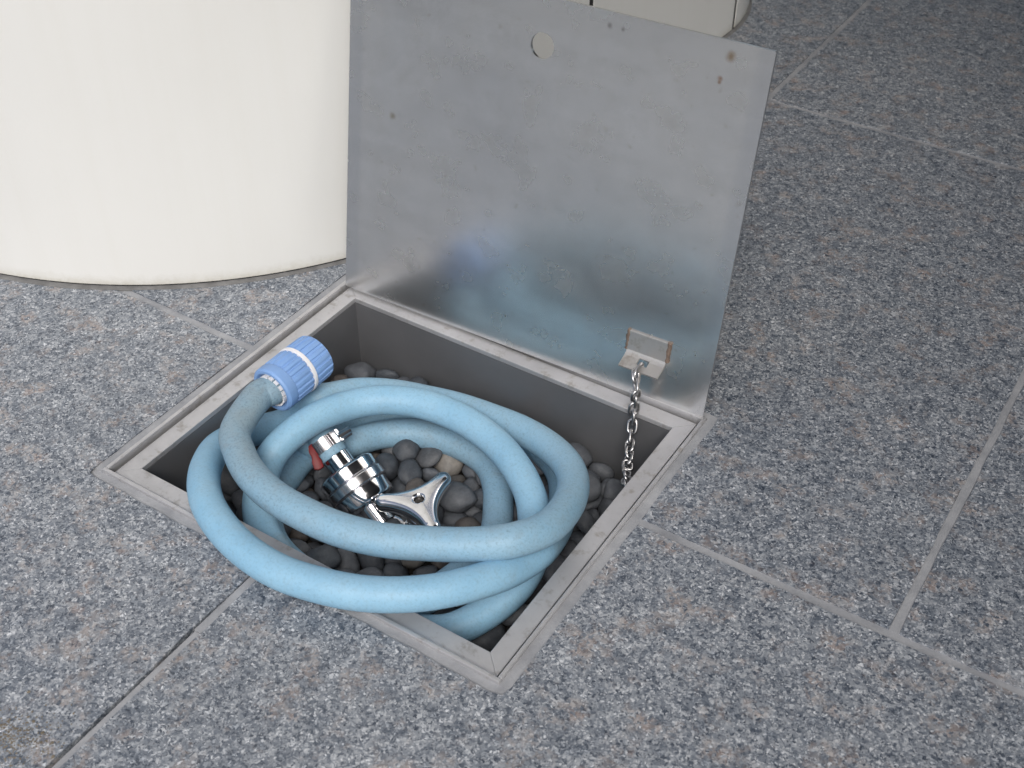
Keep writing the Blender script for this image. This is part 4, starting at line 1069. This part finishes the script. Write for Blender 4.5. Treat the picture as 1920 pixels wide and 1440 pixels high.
# keep the last stretch on the axis of the tap
bm = bmesh.new()
rings = tube(bm, path, lambda t: HR*(1+.018*noise.noise(Vector((t*46, 0, 0)))), 24)
me_v = [(v.co.copy()) for v in bm.verts]
o = build('hose_tube', bm, M['hose'], hose, smooth=True); o.location = -Vector(hose.location)
at = o.data.attributes.new('grime', 'FLOAT', 'POINT')
npt = len(path)
vals = []
for i in range(npt):
    w = i/6.0
    if w < 4: g = .95
    elif w < 8: g = .95-.12*(w-4)
    elif w < 25: g = .45
    elif w < 44: g = .14
    elif w < 63: g = .4
    elif w < 84: g = .16
    else: g = .55
    vals += [g]*24
at.data.foreach_set('value', vals[:len(o.data.vertices)])
def hpart(name, bm, m, ang=35, parent=None):
    q = build(name, bm, m, parent or hose)
    if parent is None: q.location = -Vector(hose.location)
    autosmooth(q, ang); return q
# screw-on connector at the free end
CO = Vector((.0497, .1120, .0122)); CA = Vector((.03, .995, .02)).normalized()
def rib(n, amp, duty=.5):
    def f(th, s, r):
        ph = (th*n/(2*math.pi)) % 1.0
        return r-(amp if ph < .34 else (amp*.5 if ph < .40 or ph > .94 else 0))
    return f
bm = bmesh.new(); lathe(bm, [(.0060, .0108), (-.0010, .0118), (-.0034, .0140), (-.0034, .0158), (-.0020, .0170), (.0030, .0172), (.0050, .0166), (.0052, .0150)], CO, CA, 64, None, False)
conn = hpart('hose_connector', bm, M['blue'], 35)
conn['label'] = 'ribbed blue plastic screw connector with a white ring'
def cpart(name, bm, m, ang=30):
    q = build(name, bm, m, conn); autosmooth(q, ang); return q
bm = bmesh.new(); lathe(bm, [(.0050, .0150), (.0052, .0168), (.0060, .0171), (.0205, .0171), (.0212, .0168), (.0214, .0155)], CO, CA, 240, rib(22, .0010)); cpart('ribbed_sleeve', bm, M['blue'])
bm = bmesh.new(); lathe(bm, [(.0212, .0150), (.0214, .0172), (.0218, .0176), (.0240, .0176), (.0244, .0172), (.0246, .0150)], CO, CA, 64); cpart('white_ring', bm, M['white_plastic'])
bm = bmesh.new(); lathe(bm, [(.0244, .0150), (.0246, .0169), (.0254, .0173), (.0400, .0170), (.0414, .0162), (.0420, .0150), (.0420, .0105), (.0330, .0100)], CO, CA, 240, lambda th, s, r: rib(20, .0010)(th, s, r) if r > .0155 and s < .041 else r); cpart('ribbed_collar', bm, M['blue'])
# pale split ring that grips the hose
for i in range(16):
    bm = bmesh.new(); a0 = 2*math.pi*i/16; u = CA.orthogonal().normalized(); v = CA.cross(u)
    pts = []
    for th in (a0, a0+.14, a0+.28):
        for s, r in ((-.0042, .0107), (-.0042, .0119), (.0012, .0119), (.0012, .0107)):
            pts.append(bm.verts.new(CO+CA*s+(u*math.cos(th)+v*math.sin(th))*r))
    for q in range(2):
        for e in range(4): bm.faces.new((pts[q*4+e], pts[q*4+(e+1) % 4], pts[q*4+4+(e+1) % 4], pts[q*4+4+e]))
    bm.faces.new(pts[0:4]); bm.faces.new(pts[8:12][::-1])
    cpart('grip_finger', bm, M['white_plastic'])
# worm-drive clamp on the tap end
bm = bmesh.new(); rr_ = HR+.0004
lathe(bm, [(-.0045, rr_), (-.0045, rr_+.0010), (.0045, rr_+.0010), (.0045, rr_)], AX0+ax*.001, ax, 240, lambda th, s, r: r+(.0007*(1 if (th*20/math.pi) % 1 < .5 else 0) if r > HR+.001 else 0), False)
clamp = hpart('hose_clamp', bm, M['chrome_knurl'], 20)
side = ax.cross(Vector((0, 0, 1))).normalized(); upv = side.cross(ax).normalized()
if side.y < 0: side = -side
# worm housing at the far side
hb = AX0+ax*.002+side*(HR+.0025)*.80+upv*(HR+.0025)*.55
bm = bmesh.new(); tube(bm, [hb-upv.cross(ax)*.006, hb+upv.cross(ax)*.006], .0036, 14); q = build('clamp_screw', bm, M['chrome_knurl'], clamp); autosmooth(q, 35)
bm = bmesh.new(); tube(bm, [hb+ax*.0-upv.cross(ax)*.0085, hb-upv.cross(ax)*.006], .0042, 6); q = build('screw_head', bm, M['dark_metal'], clamp)
# red thumb key at the near side
kb = AX0+ax*.004-side*(HR+.0022)+upv*.001
def key():
    bm = bmesh.new()
    d1 = (ax*.86-upv*.10-side*.25).normalized(); d2 = (ax.cross(d1)).normalized(); d3 = d1.cross(d2)
    outl = [(-.0085, -.0022), (-.0095, .0), (-.0085, .0030), (-.004, .0036), (0, .0022), (.004, .0034), (.009, .0034), (.0102, 0), (.009, -.0030), (.004, -.0032), (0, -.0022), (-.004, -.0030)]
    lo = [bm.verts.new(kb+d1*x*.95+d3*y*1.05-d2*.0025) for x, y in outl]; hi = [bm.verts.new(kb+d1*x*.95+d3*y*1.05+d2*.0025) for x, y in outl]
    n = len(outl); bm.faces.new(lo[::-1]); bm.faces.new(hi)
    for i in range(n): bm.faces.new((lo[i], lo[(i+1) % n], hi[(i+1) % n], hi[i]))
    bevel(bm, .0009, 2)
    return bm
q = build('clamp_key', key(), M['red'], clamp); autosmooth(q, 50); q['label'] = 'red plastic thumb key of the hose clamp'

# ------------------------------------------------------------------ lid chain
chain = empty('lid_chain', (.2830, .1790, -.0102))
chain['label'] = 'thin steel chain from the lid bracket to the box edge'; chain['category'] = 'chain'
def lw_(x, y, z): return lid_m @ Vector((x, y, z))
l0 = lw_(.2548, .0240, .0150)
cp = catmull([tuple(l0), (.2600, .2340, .0180), (.2590, .2355, .0110), (.2592, .2345, -.0005), (.2608, .2310, -.0105), (.2635, .2240, -.0165), (.2680, .2148, -.0180), (.2760, .1962, -.0159), (.2868, .1760, -.0085)], 40)
def link_mesh():
    bm = bmesh.new(); L_, r_, w_ = .0048, .00112, .0032
    pts = []
    n = 28
    for i in range(n):
        th = 2*math.pi*i/n; c, s = math.cos(th), math.sin(th)
        x = (L_-w_)*(1 if c > 0 else -1 if c < 0 else 0)*min(1, abs(c)*3)+w_*c
        pts.append(Vector((x, w_*s, 0)))
    rings = []
    for i in range(n):
        t = (pts[(i+1) % n]-pts[i-1]).normalized(); nn = Vector((0, 0, 1)); b_ = t.cross(nn)
        rings.append([bm.verts.new(pts[i]+(nn*math.cos(2*math.pi*k/8)+b_*math.sin(2*math.pi*k/8))*r_) for k in range(8)])
    for i in range(n):
        for k in range(8): bm.faces.new((rings[i][k], rings[i][(k+1) % 8], rings[(i+1) % n][(k+1) % 8], rings[(i+1) % n][k]))
    bmesh.ops.recalc_face_normals(bm, faces=bm.faces[:])
    me = bpy.data.meshes.new('chain_link'); bm.to_mesh(me); bm.free()
    for p in me.polygons: p.use_smooth = True
    me.materials.append(M['chain']); return me
LM = link_mesh(); pitch = .0068
acc = 0.0; nxt = 0.0; tw = 0.0; cnt = 0; rc = random.Random(8)
for i in range(len(cp)-1):
    seg = (cp[i+1]-cp[i]).length
    while nxt <= acc+seg:
        t = (nxt-acc)/seg; p = cp[i].lerp(cp[i+1], t); d = (cp[min(i+3, len(cp)-1)]-cp[max(i-2, 0)]).normalized()
        x = d; y = Vector((.35, -.9, .2)); y = (y-x*y.dot(x)).normalized(); z = x.cross(y)
        ang = (R(90) if cnt % 2 else 0)+R(38)+tw+rc.uniform(-.25, .25)
        yy = y*math.cos(ang)+z*math.sin(ang); zz = x.cross(yy)
        o = bpy.data.objects.new('chain_link', LM); COL.objects.link(o); o.parent = chain
        mm = Matrix(((x.x, yy.x, zz.x), (x.y, yy.y, zz.y), (x.z, yy.z, zz.z))).to_4x4(); mm.translation = p-Vector(chain.location)
        o.matrix_basis = mm
        nxt += pitch; cnt += 1; tw += .16
    acc += seg
# shackle link through the hole of the bracket flap
x = (lw_(.2548, .0258, .0122)-lw_(.2548, .0290, .0062)).normalized(); yy = (x.cross(ex)).normalized(); zz = x.cross(yy)
mm = Matrix(((x.x, yy.x, zz.x), (x.y, yy.y, zz.y), (x.z, yy.z, zz.z))).to_4x4() @ Matrix.Scale(1.25, 4); mm.translation = lw_(.2548, .0256, .0118)-Vector(chain.location)
o = bpy.data.objects.new('chain_link', LM); COL.objects.link(o); o.parent = chain; o.matrix_basis = mm

# ------------------------------------------------------------------ mossy soil crumbs at the near left corner
rm = random.Random(4)
cv = [(0, 0, 1), (.9, 0, .2), (.2, .85, .25), (-.75, .5, .15), (-.7, -.55, .2), (.25, -.9, .2)]
cf = [(0, 1, 2), (0, 2, 3), (0, 3, 4), (0, 4, 5), (0, 5, 1)]
V_, F_ = [], []
for i in range(1300):
    a_ = rm.gauss(0, 1); c_ = rm.gauss(0, 1)
    p = Vector((.104, -.172, 0))+Vector((.78, .62, 0))*a_*.018+Vector((.62, -.78, 0))*c_*.009
    if p.x > .137: continue
    r_ = rm.uniform(.0002, .0007)*(1 if rm.random() < .95 else 1.8); an = rm.uniform(0, 6.28); ca, sa = math.cos(an), math.sin(an)
    b0 = len(V_); st = rm.uniform(.8, 1.5); hh = rm.uniform(.5, .9)
    for x, y, z in cv:
        x *= st*rm.uniform(.8, 1.2); V_.append((p.x+(x*ca-y*sa)*r_, p.y+(x*sa+y*ca)*r_, z*r_*hh-.0001))
    F_ += [tuple(b0+q for q in f) for f in cf]
me = bpy.data.meshes.new('soil_crumbs'); me.from_pydata(V_, [], F_)
o = link('soil_crumbs', me, M['moss'], None, True)
tag(o, 'brown mossy soil crumbs lying on the paving at the near left corner', 'soil', kind='stuff')
